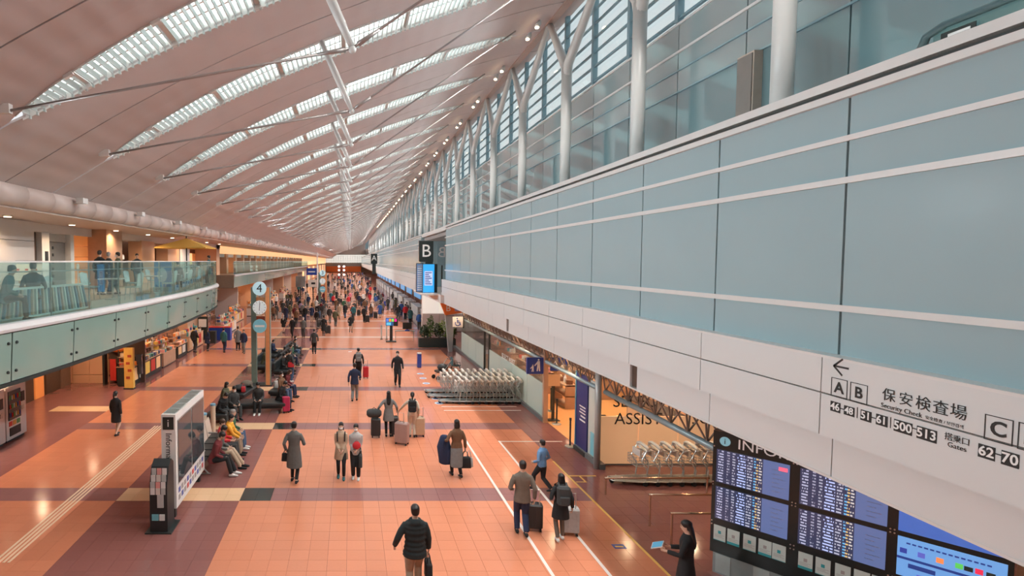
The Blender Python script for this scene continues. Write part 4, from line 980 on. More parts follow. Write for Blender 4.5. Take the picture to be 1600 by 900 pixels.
t = thing('pictogram_sign', 'blue pictogram board built as the glass reflection of the adult and child sign', 'sign', (8.2, 21.2, 0)); MB().box((-.33, -.04, 1.9), (.35, .04, 2.42)).build('board', SIGNBLUE, t); person_icon(t, -.1, 2.18, .5); MB().box((.05, -.05, 2.0), (.28, -.04, 2.14)).build('mark', INKW, t); MB().tube([(0, 0, 2.42), (0, 0, 3.42)], .02, 6).build('hanger', STEEL, t)  # board and hanger added where the sign reflects in the glass
# ---- glass front
gf = struct('wall_glass_front', MB().box((7.42, 20.7, 0), (7.6, 47.5, .16)).box((7.42, 15.9, 0), (7.6, 17.7, .16)), mat('grey_plinth', (.16, .17, .17), .35))
y = 20.75
FROSTL = glass('frosted_pale_green', (.66, .78, .72), .14, .30)
for i, L in enumerate([2.1, 2.1, 2.1, 2.1, 1.0, 2.1, 2.1, 2.1]):
    MB().box((7.5, y + .02, .16), (7.53, y + L - .02, 1.45)).build('frosted_pane', FROSTL if i != 4 else CLEARG, gf); MB().box((7.5, y + .02, 1.46), (7.53, y + L - .02, 2.5)).build('glass_pane', CLEARG, gf)
    if i in (4, 5): MB().box((7.46, y - .04, 0), (7.56, y + .04, 2.5)).build('door_post', DARK, gf)
    y += L
MB().box((7.45, 20.7, 2.5), (7.57, 36.5, 2.56)).build('head_rail', STEEL, gf)
text('SELECT ASSIST', 'window_lettering', gf, frame((7.49, 25.6, 1.55), (0,-1,0), (0,0,1)), .34, INKW)
MB().box((7.42, 20.6, 0), (7.58, 20.75, 3.42)).build('door_jamb', WOOD, gf); 
MB().tube([(7.38, 16.0, 0), (7.38, 16.0, 3.42)], .09, 14).build('pole', mat('pole_grey', (.42, .44, .43), .35, .2), gf, True)
t = thing('entrance_banner', 'tall navy banner panel with small white print beside the shop entrance', 'banner', (7.5, 17.35, 0)); MB().box((-.03, -.42, .14), (.03, .4, 2.56)).build('panel', mat('banner_navy', (.02, .035, .16), .35), t)
for z0, z1, l_ in ((2.3, 2.38, .3), (1.5, 1.54, .45), (1.4, 1.44, .4), (1.3, 1.34, .45), (1.18, 1.23, .35), (1.05, 1.1, .42)): MB().box((-.035, -.3, z0), (-.03, -.3 + l_, z1)).build('print_line', INKW, t)
MB().box((-.05, .4, 0), (.05, .46, 2.6)).build('blue_edge', mat('cyan_edge', (.12, .35, .45), .3), t); MB().box((-.1, -.42, 0), (.1, .42, .14)).build('base', DARK, t)
pw = MB().box((7.5, 16.1, .16), (7.53, 16.9, 2.5)).build('frosted_pane', FROSTG, gf); MB().box((7.485, 16.1, .2), (7.5, 16.7, .9)).build('cyan_sticker', mat('sticker_cyan', (.2, .55, .65), .4), gf)
# wall facing the hall end, with lettering
fw_ = struct('wall_select', MB().box((7.5, 16.25, 0), (14.6, 16.5, .05)), MATS['grey_plinth'])
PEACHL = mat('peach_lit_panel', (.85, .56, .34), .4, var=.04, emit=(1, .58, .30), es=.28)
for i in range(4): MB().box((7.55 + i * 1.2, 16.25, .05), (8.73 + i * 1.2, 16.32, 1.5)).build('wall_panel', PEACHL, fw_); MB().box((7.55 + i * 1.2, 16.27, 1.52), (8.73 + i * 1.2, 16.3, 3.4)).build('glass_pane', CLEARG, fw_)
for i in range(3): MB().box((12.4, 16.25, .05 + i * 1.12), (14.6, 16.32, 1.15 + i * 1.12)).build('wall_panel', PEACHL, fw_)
text('SELECT', 'wall_lettering', fw_, frame((8.75, 16.24, 1.95), (1,0,0), (0,0,1)), .5, INK); text('ASSIST', 'wall_lettering', fw_, frame((8.72, 16.24, 1.42), (1,0,0), (0,0,1)), .5, INK); text('. C', 'wall_lettering', fw_, frame((10.6, 16.24, 1.42), (1,0,0), (0,0,1)), .45, INK)
# shop behind the glass: floor, counters, lit ceiling
struct('floor_select', MB().box((7.6, 16.4, .0), (14.6, 36, .012)), mat('select_orange_floor', (.80, .42, .18), .25, var=.06))
struct('wall_select_back', MB().box((12.9, 16.5, .012), (13.1, 36, 3.4)), WARM)
for q in range(10): downlight(9.2 + (q % 2) * 2.2, 17.6 + (q // 2) * 2.6, 3.42, 'round warm downlight in the shop ceiling behind the glass front', 'shop downlights', SHOP_POWER * 2.0)
for q in range(6): downlight(9.5, 7.6 + q * 1.5, 3.42, 'round warm downlight above the cart bay by the flight board', 'cart bay downlights', SHOP_POWER * .8)
for q in range(5): downlight(6.9, 18 + q * 5.5, 3.42, 'round warm downlight under the soffit before the glass front', 'soffit downlights', SHOP_POWER * 1.2)
def desk(x, y, L, rz, label):
    t = thing('service_counter', label, 'counter', (x, y, .012), rz); MB().box((0, 0, 0), (.6, L, .95)).build('body', WOOD, t); MB().box((-.05, -.05, .95), (.7, L + .05, 1.0)).build('top', DKBROWN, t); MB().box((-.01, .1, .1), (0, L - .1, .85)).build('front_panel', WARM, t)
desk(10.6, 18.0, 2.6, 0, 'dark-topped service counter inside the shop behind the lettered wall'); desk(11.2, 24, 5, 0, 'long service counter deeper inside the glass-fronted shop')
for i in range(5):
    t = thing('wall_monitor', f'{ORD[i]} dark monitor on the back wall of the glass-fronted shop', 'monitor', (12.88, 18 + i * 3, 0)); MB().box((-.08, 0, 1.6), (0, 1.4, 2.4)).build('frame', BLACK, t); MB().box((-.09, .05, 1.65), (-.08, 1.35, 2.35)).build('screen', MATS['screen_mid'], t)
    t = thing('shop_shelf', f'{ORD[i]} low goods shelf along the inside of the frosted glass', 'shelf', (9.0, 22.5 + i * 2.6, .012)); MB().box((0, 0, 0), (.5, 1.6, .06)).build('base', WOOD, t); 
    for z in (.5, .95): MB().box((0, 0, z), (.5, 1.6, z + .04)).build('shelf_board', WOOD, t)
    for yy in (0, 1.56): MB().box((0, yy, .06), (.5, yy + .04, .99)).build('side_panel', WOOD, t)
    goods(9.2, 9.3, 22.6 + i * 2.6, 24.0 + i * 2.6, 1.002, 4, f'the {ORD[i]} shelf behind the frosted glass')
# stanchions
def stanchion(x, y, label, arm=None):
    t = thing('stanchion', label, 'stanchion', (x, y, .012)); MB().tube([(0,0,0), (0,0,.025), (0,0,.04)], [.17, .16, .05], 16).build('base', STEEL, t); MB().tube([(0,0,.03), (0,0,.95)], .03, 8).build('pole', BLACK, t); MB().tube([(0,0,.88), (0,0,.97)], .04, 8).build('head', BLACK, t)
    if arm: MB().box((0, -.02, .88), (arm, .02, .93)).build('belt', BLACK, t)
stanchion(8.05, 18.4, 'dark belt stanchion just inside the entrance left of the navy banner', .7); stanchion(7.35, 17.9, 'dark belt stanchion touching the navy banner'); stanchion(7.85, 20.4, 'dark belt stanchion by the wooden door jamb'); stanchion(8.3, 22.2, 'dark belt stanchion deeper inside the entrance')
t = thing('menu_easel', 'pale notice board on a black post inside the shop entrance', 'sign', (7.9, 20.9, .012)); MB().box((-.24, -.03, 1.35), (.24, .03, 1.8)).build('board', CREAM, t); MB().box((-.05, 0, 0), (.05, .06, 1.35)).build('post', BLACK, t); MB().box((-.22, -.15, 0), (.22, .15, .03)).build('foot', BLACK, t)
# ---- lattice girder above the glass front
def girder(y0, y1, label, x=7.5):
    t = thing('lattice_girder', label, 'girder', (0, 0, 0)); TUB = mat('girder_blue_grey', (.30, .40, .43), .35, .3); LAT = mat('girder_bronze', (.26, .20, .16), .4, .4)
    MB().tube([(x, y0, 2.36), (x, y1, 2.36)], .075, 10).build('bottom_chord', TUB, t, True)
    for dx in (-.28, .28): MB().tube([(x + dx, y0, 3.2), (x + dx, y1, 3.2)], .04, 8).build('top_chord', LAT, t)
    n = int((y1 - y0) / .62); s = (y1 - y0) / n
    for i in range(n):
        for dx in (-.28, .28):
            a = y0 + i * s; MB().tube([(x, a, 2.4), (x + dx, a + s / 2, 3.18)], .022, 5).build('diagonal', LAT, t); MB().tube([(x + dx, a + s / 2, 3.18), (x, a + s, 2.4)], .022, 5).build('diagonal', LAT, t)
        MB().tube([(x - .28, y0 + i * s, 3.2), (x + .28, y0 + i * s + s / 2, 3.2)], .018, 5).build('lacing', LAT, t)
    for yy in (y0 + .3, (y0 + y1) / 2, y1 - .3): MB().tube([(x, yy, 3.2), (x, yy, 3.42)], .03, 6).build('hanger', LAT, t)
girder(10.6, 15.8, 'nearest lattice girder with its blue-grey bottom tube above the cart bay'); girder(16.2, 35.6, 'long bronze lattice girder running above the frosted glass front')
# ---- baggage carts
CART = mat('cart_silver', (.55, .58, .57), .3, .55, var=.06); CARTP = mat('cart_cream_plastic', (.70, .66, .60), .4); CARTW = mat('cart_wire', (.40, .44, .44), .35, .6)
def cart_meshes():
    out = []
    b = MB()
    for s in (-.27, .27): b.tube([(-.42, s, .12), (.45, s * .55, .12), (.5, s * .3, .14)], .018, 6)
    b.tube([(-.42, -.27, .12), (-.42, .27, .12)], .018, 6); b.tube([(.5, -.08, .14), (.5, .08, .14)], .018, 6)
    for q in (-.2, 0, .2): b.tube([(q, -.24, .13), (q, .24, .13)], .012, 5)
    for s in (-.27, .27): b.tube([(-.38, s, .12), (-.42, s, .45), (-.25, s, .72), (-.40, s, 1.0)], .018, 6)
    out.append(('frame', b.mesh('frame', CART), None))
    b = MB()
    pts = [(-.44 + .10 * math.cos(a) * 0 + .05 * math.sin(a), .27 * math.cos(a), 1.02 + .10 * math.sin(a)) for a in [2 * math.pi * i / 14 for i in range(15)]]
    b.tube(pts, [(.055, .04)] * 15, 6); out.append(('handle', b.mesh('handle', CARTP, True), None))
    b = MB().box((-.30, -.20, .80), (-.24, .20, .98)).box((-.40, -.04, .9), (-.28, .04, .98)); out.append(('hood', b.mesh('hood', CARTP), None))
    b = MB()
    for i in range(4): b.tube([(-.40, -.25, .55 + i * .08), (-.12, -.22, .55 + i * .08), (-.12, .22, .55 + i * .08), (-.40, .25, .55 + i * .08)], .007, 4)
    for i in range(5): b.tube([(-.12, -.2 + i * .1, .54), (-.12, -.2 + i * .1, .80)], .007, 4); b.tube([(-.40, -.24 + i * .12, .55), (-.12, -.22 + i * .11, .55)], .007, 4)
    out.append(('basket', b.mesh('basket', CARTW), 'stuff'))
    b = MB().prism([(-.40, -.25), (.42, -.14), (.42, .14), (-.40, .25)], .135, .15, 'Z'); out.append(('platform', b.mesh('platform', CARTW), None))
    w_ = MB().tube([(-.0, -.025, 0), (0, .025, 0)], .065, 12, (1,0,0)).mesh('wheel', RUBBER)
    for p in ((-.38, -.26, .065), (-.38, .26, .065), (.42, 0, .065)): out.append(('wheel', w_, p))
    return out
CM = cart_meshes()
def cart(x, y, rz, label, grp):
    t = thing('baggage_cart', label, 'cart', (x, y, 0), rz, grp)
    for nm, me, q in CM:
        o = link(nm, me, t)
        if q == 'stuff': o['kind'] = 'stuff'
        elif q: o.location = q
for i in range(10): cart(7.75 + i * .335, 14.95, R(180), f'{ORD[i]} nested baggage cart from the pole in the row beside the flight board', 'carts beside the flight board')
rows = [(23.55, 4.35, 10, 'front'), (24.45, 4.0, 11, 'middle'), (25.35, 4.0, 11, 'back')]
for y, x0, n, nm in rows:
    for i in range(n): cart(x0 + i * .29, y, R(180), f'{ORD[i]} cart from the hall side, {nm} row of the block by the frosted glass', f'carts in the {nm} row')
# handrails and barrier by the board
RAILB = mat('warm_brass_rail', (.62, .42, .30), .25, .8)
def barrier(px0, px1, py, h, label):
    a = W(px0, py, h); b = W(px1, py, h); t = thing('barrier_rail', label, 'rail', (a.x, a.y, 0)); L = b.x - a.x
    MB().tube([(0,0,h), (L,0,h)], .028, 8).build('bar', RAILB, t, True)
    for q in (.03, L - .05): MB().tube([(q,0,0), (q,0,h)], .025, 8).build('post', RAILB, t)
barrier(1014, 1135, 773, .75, 'low brass barrier rail in front of the baggage cart row'); barrier(1048, 1140, 802, .75, 'low brass barrier rail left of the flight board'); barrier(945, 1108, 747, .45, 'long low guard rail across the baggage cart wheels')
# ---- the INFORMATION board
BX, BY = 7.2, 10.62
BD = Vector((.645, -.764, 0)).normalized(); ang = math.atan2(BD.y, BD.x); BL = 3.82
t = thing('flight_information_board', 'big black INFORMATION board with four flight list screens and a blue map screen', 'information board', (BX, BY, 0), ang)
MB().box((0, 0, .42), (BL, .22, 2.86)).build('panel', mat('board_black_green', (.012, .022, .022), .25), t)
MB().box((.05, .02, 0), (BL, .2, .42)).build('glass_base', mat('base_grey_green', (.25, .29, .28), .2), t)
for i in range(6): MB().box((.1 + i * .62, .01, .03), (.35 + i * .62, .02, .4)).build('base_pane', mat('base_pane_pale', (.38, .44, .42), .15), t)
MB().tube([(.2, -.012, 2.68), (.2, .0, 2.68)], .09, 18).build('info_disc', mat('disc_cyan', (.22, .45, .52), .3, emit=(.3, .6, .7), es=.3), t)
text('i', 'info_letter', t, frame((.2, -.015, 2.68), (1,0,0), (0,0,1)), .16, INK); text('INFORMATION', 'header_lettering', t, frame((.40, -.004, 2.67), (1,0,0), (0,0,1)), .27, INKW, align='LEFT')
def listing(name):
    m = bpy.data.materials.new(name); m.use_nodes = True; n = m.node_tree; b = n.nodes['Principled BSDF']; b.inputs['Roughness'].default_value = .15; b.inputs['Base Color'].default_value = (.02, .025, .05, 1)
    tc_ = n.nodes.new('ShaderNodeTexCoord'); s_ = n.nodes.new('ShaderNodeSeparateXYZ'); n.links.new(tc_.outputs['Generated'], s_.inputs[0])
    def mth(op, a, b_=None, c=None):
        q = n.nodes.new('ShaderNodeMath'); q.operation = op
        for i, v in enumerate((a, b_, c)):
            if v is None: continue
            if isinstance(v, (int, float)): q.inputs[i].default_value = v
            else: n.links.new(v, q.inputs[i])
        return q.outputs[0]
    gx, gz = s_.outputs['X'], s_.outputs['Z']
    rz_ = mth('MULTIPLY', gz, 12.0); fr = mth('FRACT', rz_); row = mth('MULTIPLY', mth('GREATER_THAN', fr, .28), mth('LESS_THAN', fr, .78))
    cb = n.nodes.new('ShaderNodeCombineXYZ'); n.links.new(mth('FLOOR', mth('MULTIPLY', gx, 70.0)), cb.inputs[0]); n.links.new(mth('FLOOR', rz_), cb.inputs[1])
    wn_ = n.nodes.new('ShaderNodeTexWhiteNoise'); wn_.noise_dimensions = '2D'; n.links.new(cb.outputs[0], wn_.inputs['Vector'])
    ink = mth('MULTIPLY', row, mth('GREATER_THAN', wn_.outputs['Value'], .25))
    cr = n.nodes.new('ShaderNodeValToRGB'); cr.color_ramp.interpolation = 'CONSTANT'; e = cr.color_ramp.elements
    stops = [(0, (0,0,0)), (.02, (.42,.42,.55)), (.10, (0,0,0)), (.15, (.30,.30,.38)), (.19, (0,0,0)), (.23, (.35,.35,.42)), (.27, (0,0,0)), (.30, (.45,.52,.85)), (.42, (0,0,0)), (.44, (.42,.42,.5)), (.51, (0,0,0)), (.53, (.1,.4,.7)), (.56, (.7,.45,.1)), (.59, (0,0,0)), (.60, (.6,.55,.5)), (.64, (0,0,0))]
    e[0].position, e[0].color = 0, (0,0,0,1); e[1].position, e[1].color = .02, stops[1][1] + (1,)
    for p, c in stops[2:]: q = e.new(p); q.color = c + (1,)
    n.links.new(gx, cr.inputs[0])
    mx = n.nodes.new('ShaderNodeMix'); mx.data_type = 'RGBA'; mx.inputs[6].default_value = (.028, .035, .075, 1); n.links.new(ink, mx.inputs[0])
    ad = n.nodes.new('ShaderNodeMix'); ad.data_type = 'RGBA'; ad.blend_type = 'ADD'; ad.inputs[0].default_value = 1; ad.inputs[6].default_value = (.028, .035, .075, 1); n.links.new(cr.outputs[0], ad.inputs[7]); n.links.new(ad.outputs[2], mx.inputs[7])
    m2 = n.nodes.new('ShaderNodeMix'); m2.data_type = 'RGBA'; m2.inputs[7].default_value = (.10, .14, .30, 1); n.links.new(mth('GREATER_THAN', gx, .655), m2.inputs[0]); n.links.new(mx.outputs[2], m2.inputs[6])
    n.links.new(m2.outputs[2], b.inputs['Emission Color']); b.inputs['Emission Strength'].default_value = 1.1; return m
LIST = listing('flight_listing')
for x0, x1 in ((.07, 1.21), (1.36, 2.49)):
    for z0, z1 in ((1.85, 2.5), (1.12, 1.76)):
        s_ = MB().box((x0, -.012, z0), (x1, 0, z1)).build('flight_screen', LIST, t)
        for q in range(6): MB().box((x0 + .78 * (x1 - x0), -.014, z0 + .1 + q * .08), (x0 + (.88 + .06 * (q % 2)) * (x1 - x0), -.012, z0 + .108 + q * .08)).build('note_line', mat('note_ink', (.25, .28, .4), .4), s_)
        if z0 > 1.5 and x0 < 1: MB().box((x1 - .16, -.015, z1 - .14), (x1 - .03, -.012, z1 - .07)).build('red_notice', emis('screen_red', (.9, .12, .2), .9), s_)
mp = MB().box((2.62, -.012, 1.12), (3.76, 0, 1.76)).build('map_screen', mat('map_blue', (.1, .3, .6), .2, emit=(.16, .36, .75), es=.75), t)
MB().box((2.62, -.012, 1.85), (3.76, 0, 2.5)).build('map_screen', mat('map_blue_dark', (.05, .12, .45), .2, emit=(.06, .15, .5), es=.7), t)
MB().box((2.62, -.014, 1.40), (3.7, -.012, 1.44)).build('route_band', emis('route_navy', (.02, .05, .25), .6), mp); MB().box((2.75, -.014, 1.28), (3.05, -.012, 1.35)).build('route_band', MATS['route_navy'], mp); MB().box((3.2, -.014, 1.24), (3.6, -.012, 1.31)).build('route_band', MATS['route_navy'], mp)
text('Information for flight transfers', 'map_heading', mp, frame((2.72, -.014, 1.66), (1,0,0), (0,0,1)), .055, SIGNBLUE, align='LEFT') if False else None
for i, c in enumerate([(.03,.05,.3), (.1,.12,.5), (.9,.25,.08), (.1,.55,.1), (.75,.03,.08)]): MB().box((2.65 + i * .2, -.016, 1.50), (2.73 + i * .2, -.012, 1.58)).build('route_icon', emis('icon_%d' % 0 + 'abcde'[i], c, .8), mp)
for i in range(2): MB().box((3.34 + i * .22, -.015, 1.50), (3.43 + i * .22, -.012, 1.57)).build('route_label', mat('label_dark', (.04, .07, .07), .3), mp)
for i in range(14): MB().box((2.72 + i * .065, -.015, 1.66), (2.72 + i * .065 + .045, -.012, 1.685)).build('heading_glyph', MATS['route_navy'], mp)
for i in range(3): MB().box((2.85 + i * .24, -.015, 1.16), (2.93 + i * .24, -.012, 1.21)).build('route_icon', MATS['icon_0b'], mp)
PAPER = mat('poster_mint', (.58, .68, .64), .4, var=.05); TEALP = mat('poster_teal', (.03, .33, .36), .4)
for i, x in enumerate((.06, .29, .55, .79, 1.0, 1.38, 1.62, 1.88, 2.12, 2.34)):
    p_ = MB().box((x, -.01, .68), (x + .2, 0, .98)).build('poster', PAPER, t); MB().box((x, -.012, .68), (x + .2, -.01, .73 if i % 2 else .69)).build('foot_strip', TEALP, p_); MB().box((x + .075, -.012, .82), (x + .125, -.01, .88)).build('logo', TEALP if i % 2 == 0 else MATS['print_grey'], p_)
    for q in range(3): MB().box((x + .02, -.012, .75 + q * .022), (x + .18 - (q % 2) * .04, -.01, .756 + q * .022)).build('print_line', MATS['print_grey'], p_)
for x in (.02, 1.285, 2.555): 
    for z in (2.55, 1.835, 1.78, 1.05, .98): 
        for d in ((0,) if x < 1 else (-.025, .025)): MB().tube([(x + d, -.012, z), (x + d, 0, z)], .012, 8).build('bolt', STEEL, t)
struct('wall_info_side', MB().box((9.95, 2, 0), (10.1, 7.9, 3.42)), mat('pinkish_wall', (.42, .27, .23), .5))
# ---- things before gate B
t = thing('display_stand', 'black display stand with two small colourful screens before gate B', 'display stand', tuple(W(611, 534)))
x = MB().box((-.42, -.06, 1.25), (.18, .04, 1.85)).build('screen', mat('stand_screen', (.03, .08, .2), .2, emit=(.05, .2, .5), es=.4), t); MB().box((.18, -.02, 1.22), (.52, .06, 1.8)).build('side_screen', BLACK, t)
for i, c in enumerate([(.1,.2,.7), (.7,.3,.02), (.2,.6,.1), (.7,.02,.3)]): MB().box((-.38 + i * .21, -.07, 1.56), (-.21 + i * .21, -.06, 1.78)).build('app_tile', emis('tile_0' + 'abcd'[i], c, .7), x)
MB().box((-.36, -.07, 1.29), (-.02, -.06, 1.5)).build('app_tile', emis('tile_cyan', (.1, .5, .8), .7), x)
MB().box((-.1, -.03, .04), (.12, .06, 1.3)).build('post', BLACK, t); MB().rbox((0, 0, .04), (.8, .5, .08), .06).build('foot', BLACK, t)
t = thing('counter_table', 'narrow table with a dark monitor and a blue leaflet beside the display stand', 'table', tuple(W(636, 533))); MB().box((-.95, -.2, .78), (.6, .2, .83)).build('tabletop', STEEL, t)
for q in (-.9, .5): MB().tube([(q, 0, 0), (q, 0, .78)], .025, 6).build('leg', STEEL, t)
MB().box((-.35, -.05, .95), (.35, .03, 1.45)).build('monitor', SIGNBLACK, t); MB().box((-.05, -.02, .83), (.05, .02, .95)).build('monitor_stem', BLACK, t); MB().cbox((0, -.15, .86), (.35, .2, .02), M=Matrix.Rotation(R(25), 3, 'X')).build('leaflet', SIGNBLUE, t)
for i, px in enumerate((596, 604)): 
    p_ = W(px, 530); t = thing('barrier_post', f'{"left" if i == 0 else "right"} pale post of the low barrier left of the display stand', 'post', tuple(p_)); MB().box((-.1, -.1, 0), (.1, .1, .04)).build('foot', DARK, t); MB().box((-.06, -.06, .04), (.06, .06, 1.05)).build('post', mat('post_pale', (.55, .58, .56), .3), t); MB().box((-.08, -.08, 1.05), (.08, .08, 1.1)).build('cap', STEEL, t)
p_ = W(655, 574); t = thing('litter_bin', 'slim navy bin alone on the orange floor', 'bin', tuple(p_)); MB().rbox((0, 0, .4), (.24, .24, .8), .04).build('body', SIGNBLUE, t); MB().rbox((0, 0, .83), (.26, .26, .07), .04).build('rim', STEEL, t)
for i, (px, py) in enumerate([(657, 584), (661, 591), (666, 599), (676, 615), (681, 623), (686, 630)]):
    p_ = W(px, py); MB().tube([(p_.x, p_.y, .0005), (p_.x, p_.y, .004)], .2, 16).build('floor_sticker', mat('sticker_pale', (.6, .72, .8), .3), floor); MB().box((p_.x - .1, p_.y - .08, .004), (p_.x + .1, p_.y + .06, .005)).build('sticker_print', SIGNBLUE, floor)
# planter
p_ = W(660, 543); t = thing('planter', 'long dark planter box with bushy green plants before gate B', 'planter', tuple(p_)); MB().box((-.25, 0, 0), (2.4, .55, .62)).build('box', mat('planter_dark', (.03, .05, .05), .4), t); MB().box((-.22, .03, .6), (2.37, .52, .64)).build('soil', mat('soil', (.05, .035, .025), .9), t)
rp_ = random.Random(5); LEAFM = [mat('leaf_bright', (.18, .32, .06), .5, var=.3), mat('leaf_mid', (.07, .16, .04), .5, var=.3), mat('leaf_dark', (.025, .07, .03), .5, var=.3)]
for bi, (cx_, hh, rr, mi) in enumerate([(.15, .9, .35, 2), (.6, 1.5, .3, 1), (1.2, 1.0, .42, 2), (1.7, 1.25, .6, 0), (2.15, .8, .4, 1)]):
    b = MB()
    for _ in range(240):
        u = Vector((rp_.gauss(0, 1), rp_.gauss(0, 1), rp_.gauss(0, 1))).normalized() * rr * rp_.uniform(.5, 1)
        c = Vector((cx_ + u.x, .28 + u.y * .8, .62 + hh * .6 + u.z * hh * .55 / rr)); a = Vector((rp_.uniform(-1, 1), rp_.uniform(-1, 1), rp_.uniform(-.3, 1))).normalized() * .11; n_ = a.orthogonal().normalized() * .035
        b.add([c - a, c + n_, c + a, c - n_], [(0,1,2,3)])
    b.build('foliage', LEAFM[mi], t, kind='stuff'); MB().tube([(cx_, .28, .62), (cx_, .28, .62 + hh * .8)], .025, 5).build('stem', MATS['soil'], t)
# wheelchairs, stroller
def wheelchair(x, y, rz, label):
    t = thing('wheelchair', label, 'wheelchair', (x, y, 0), rz); WC = mat('wheelchair_teal', (.03, .12, .14), .6)
    MB().rbox((0, 0, .5), (.42, .42, .05), .04).build('seat', WC, t); MB().rbox((0, .22, .75), (.42, .05, .42), .02).build('backrest', WC, t)
    for s in (-.26, .26): 
        b = MB(); b.tube([(s, .12 + math.cos(a) * .29, .3 + math.sin(a) * .29) for a in [2*math.pi*i/18 for i in range(19)]], .016, 6); 
        for q in range(6): a = math.pi * q / 6; b.tube([(s, .12 - math.cos(a)*.28, .3 - math.sin(a)*.28), (s, .12 + math.cos(a)*.28, .3 + math.sin(a)*.28)], .004, 4)
        b.build('wheel', RUBBER, t); MB().tube([(s*.85 - .015, -.32, .08), (s*.85 + .015, -.32, .08)], .075, 10, (0,1,0)).build('caster', RUBBER, t)
        MB().tube([(s*.85, .28, .95), (s*.85, .22, .9), (s*.85, .2, .3), (s*.85, -.3, .3), (s*.85, -.36, .12)], .014, 6).build('frame', STEEL, t); MB().tube([(s*.9, .18, .7), (s*.9, -.15, .7), (s*.9, -.18, .5)], .018, 6).build('armrest', BLACK, t); MB().cbox((s*.5, -.42, .12), (.14, .16, .015)).build('footplate', BLACK, t)
for px, py, a, l in ((672, 540, 60, 'folded dark wheelchair left of two, in front of the planter box'), (693, 540, -70, 'dark wheelchair right of two, in front of the planter box'), (712, 585, 100, 'teal wheelchair parked behind the nested block of carts')): p_ = W(px, py); wheelchair(p_.x, p_.y, R(a), l)
p_ = W(690, 592); t = thing('stroller', 'black baby stroller parked at the hall end of the cart block', 'stroller', (p_.x, p_.y, 0), R(-70))
MB().ell((0, .05, .62), (.24, .3, .2), 12, 8).build('hood', BLACK, t); MB().rbox((0, -.1, .42), (.4, .5, .12), .05).build('seat', DARK, t)
for s in (-.24, .24): MB().tube([(s, -.35, .1), (s, 0, .45), (s, .45, 1.02)], .016, 6).build('frame', STEEL, t); MB().tube([(s - .02, -.35, .11), (s + .02, -.35, .11)], .11, 12, (0,1,0)).build('wheel', RUBBER, t); MB().tube([(s - .02, .25, .13), (s + .02, .25, .13)], .13, 12, (0,1,0)).build('wheel', RUBBER, t)
MB().tube([(-.24, .45, 1.02), (.24, .45, 1.02)], .02, 6).build('handle', BLACK, t)
# far check-in side: pale counters along the right
for q in range(12):
    y = 52 + q * 9
    t = thing('check_in_counter', f'{ORD[q]} pale check-in counter along the far right side', 'counter', (7.6, y, 0)); MB().box((0, 0, 0), (.8, 6.5, 1.0)).build('body', mat('counter_pale', (.62, .66, .66), .3), t); MB().box((-.08, -.1, 1.0), (.9, 6.6, 1.05)).build('top', WHITE, t)
    MB().box((.3, .2, 1.9), (.42, 6.2, 2.7)).build('header_screen', mat('header_blue', (.05, .25, .5), .3, emit=(.08, .35, .65), es=.6), t)
    for yy in (.4, 6.0): MB().tube([(.36, yy, 1.0), (.36, yy, 1.9)], .03, 6).build('header_post', STEEL, t)
# ---- benches
BL_ = mat('bench_black_leather', (.022, .028, .03), .35, var=.2); BEIGE = mat('bench_cream_shell', (.62, .50, .42), .45, var=.05)
def airport_bench(x, y, rz, n, label):
    t = thing('tandem_bench', label, 'bench', (x, y, 0), rz); w_ = .56
    MB().box((-n*w_/2, -.04, .34), (n*w_/2, .04, .4)).build('beam', STEEL, t)
    for i in range(n):
        c = (i - (n-1)/2) * w_
        MB().rbox((c, -.02, .43), (.50, .46, .06), .05).build('seat', BL_, t)
        MB().prism([(.2, .46), (.25, .46), (.36, .98), (.31, 1.0)], c - .25, c + .25, 'X').build('backrest', BEIGE, t)
    for s in (-1, 1):
        c = s * (n/2 - .6) * w_
        MB().tube([(c, 0, .36), (c, -.30, .04)], .022, 6).build('leg', STEEL, t); MB().tube([(c, 0, .36), (c, .30, .04)], .022, 6).build('leg', STEEL, t); MB().tube([(c, -.36, .03), (c, .36, .03)], .02, 6).build('foot_bar', STEEL, t)
    for i in (1, n - 1): MB().rbox(((i - n/2) * w_, .02, .62), (.05, .34, .05), .02).build('armrest', STEEL, t)
def slab_bench(x, y, rz, L, label, back=False):
    t = thing('upholstered_bench', label, 'bench', (x, y, 0), rz)
    MB().rbox((0, 0, .36), (L, .85, .16), .06).build('cushion', BL_, t); MB().box((-L/2 + .08, -.34, .2), (L/2 - .08, .34, .29)).build('under_frame', DARK, t)
    for a in (-1, 1):
        for b in (-1, 1): MB().tube([(a * (L/2 - .12), b * .32, 0), (a * (L/2 - .12), b * .32, .22)], .025, 6).build('leg', STEEL, t)
    if back: MB().rbox((0, .36, .62), (L, .14, .42), .05).build('backrest', BL_, t)
airport_bench(-4.42, 16.6, R(90), 5, 'cream-backed tandem bench with seated people behind the information panel')
slab_bench(-3.6, 22.2, R(4), 1.9, 'black upholstered bench in front of the clock pylon'); slab_bench(-5.0, 21.2, R(86), 2.0, 'black upholstered bench behind the tandem bench on the brown floor'); slab_bench(-4.85, 24.3, R(80), 1.9, 'black upholstered bench piled with coats left of the clock pylon'); slab_bench(-3.1, 24.6, R(80), 1.6, 'black upholstered bench just right of the clock pylon')
for i, (x, y) in enumerate([(-3.6, 29.6), (-3.6, 32.6), (-3.7, 35.2), (-4.9, 30.8), (-4.9, 34.2)]): slab_bench(x, y, R(86), 2.4, f'{ORD[i]} black bench of the crowded group beyond the clock pylon', True)
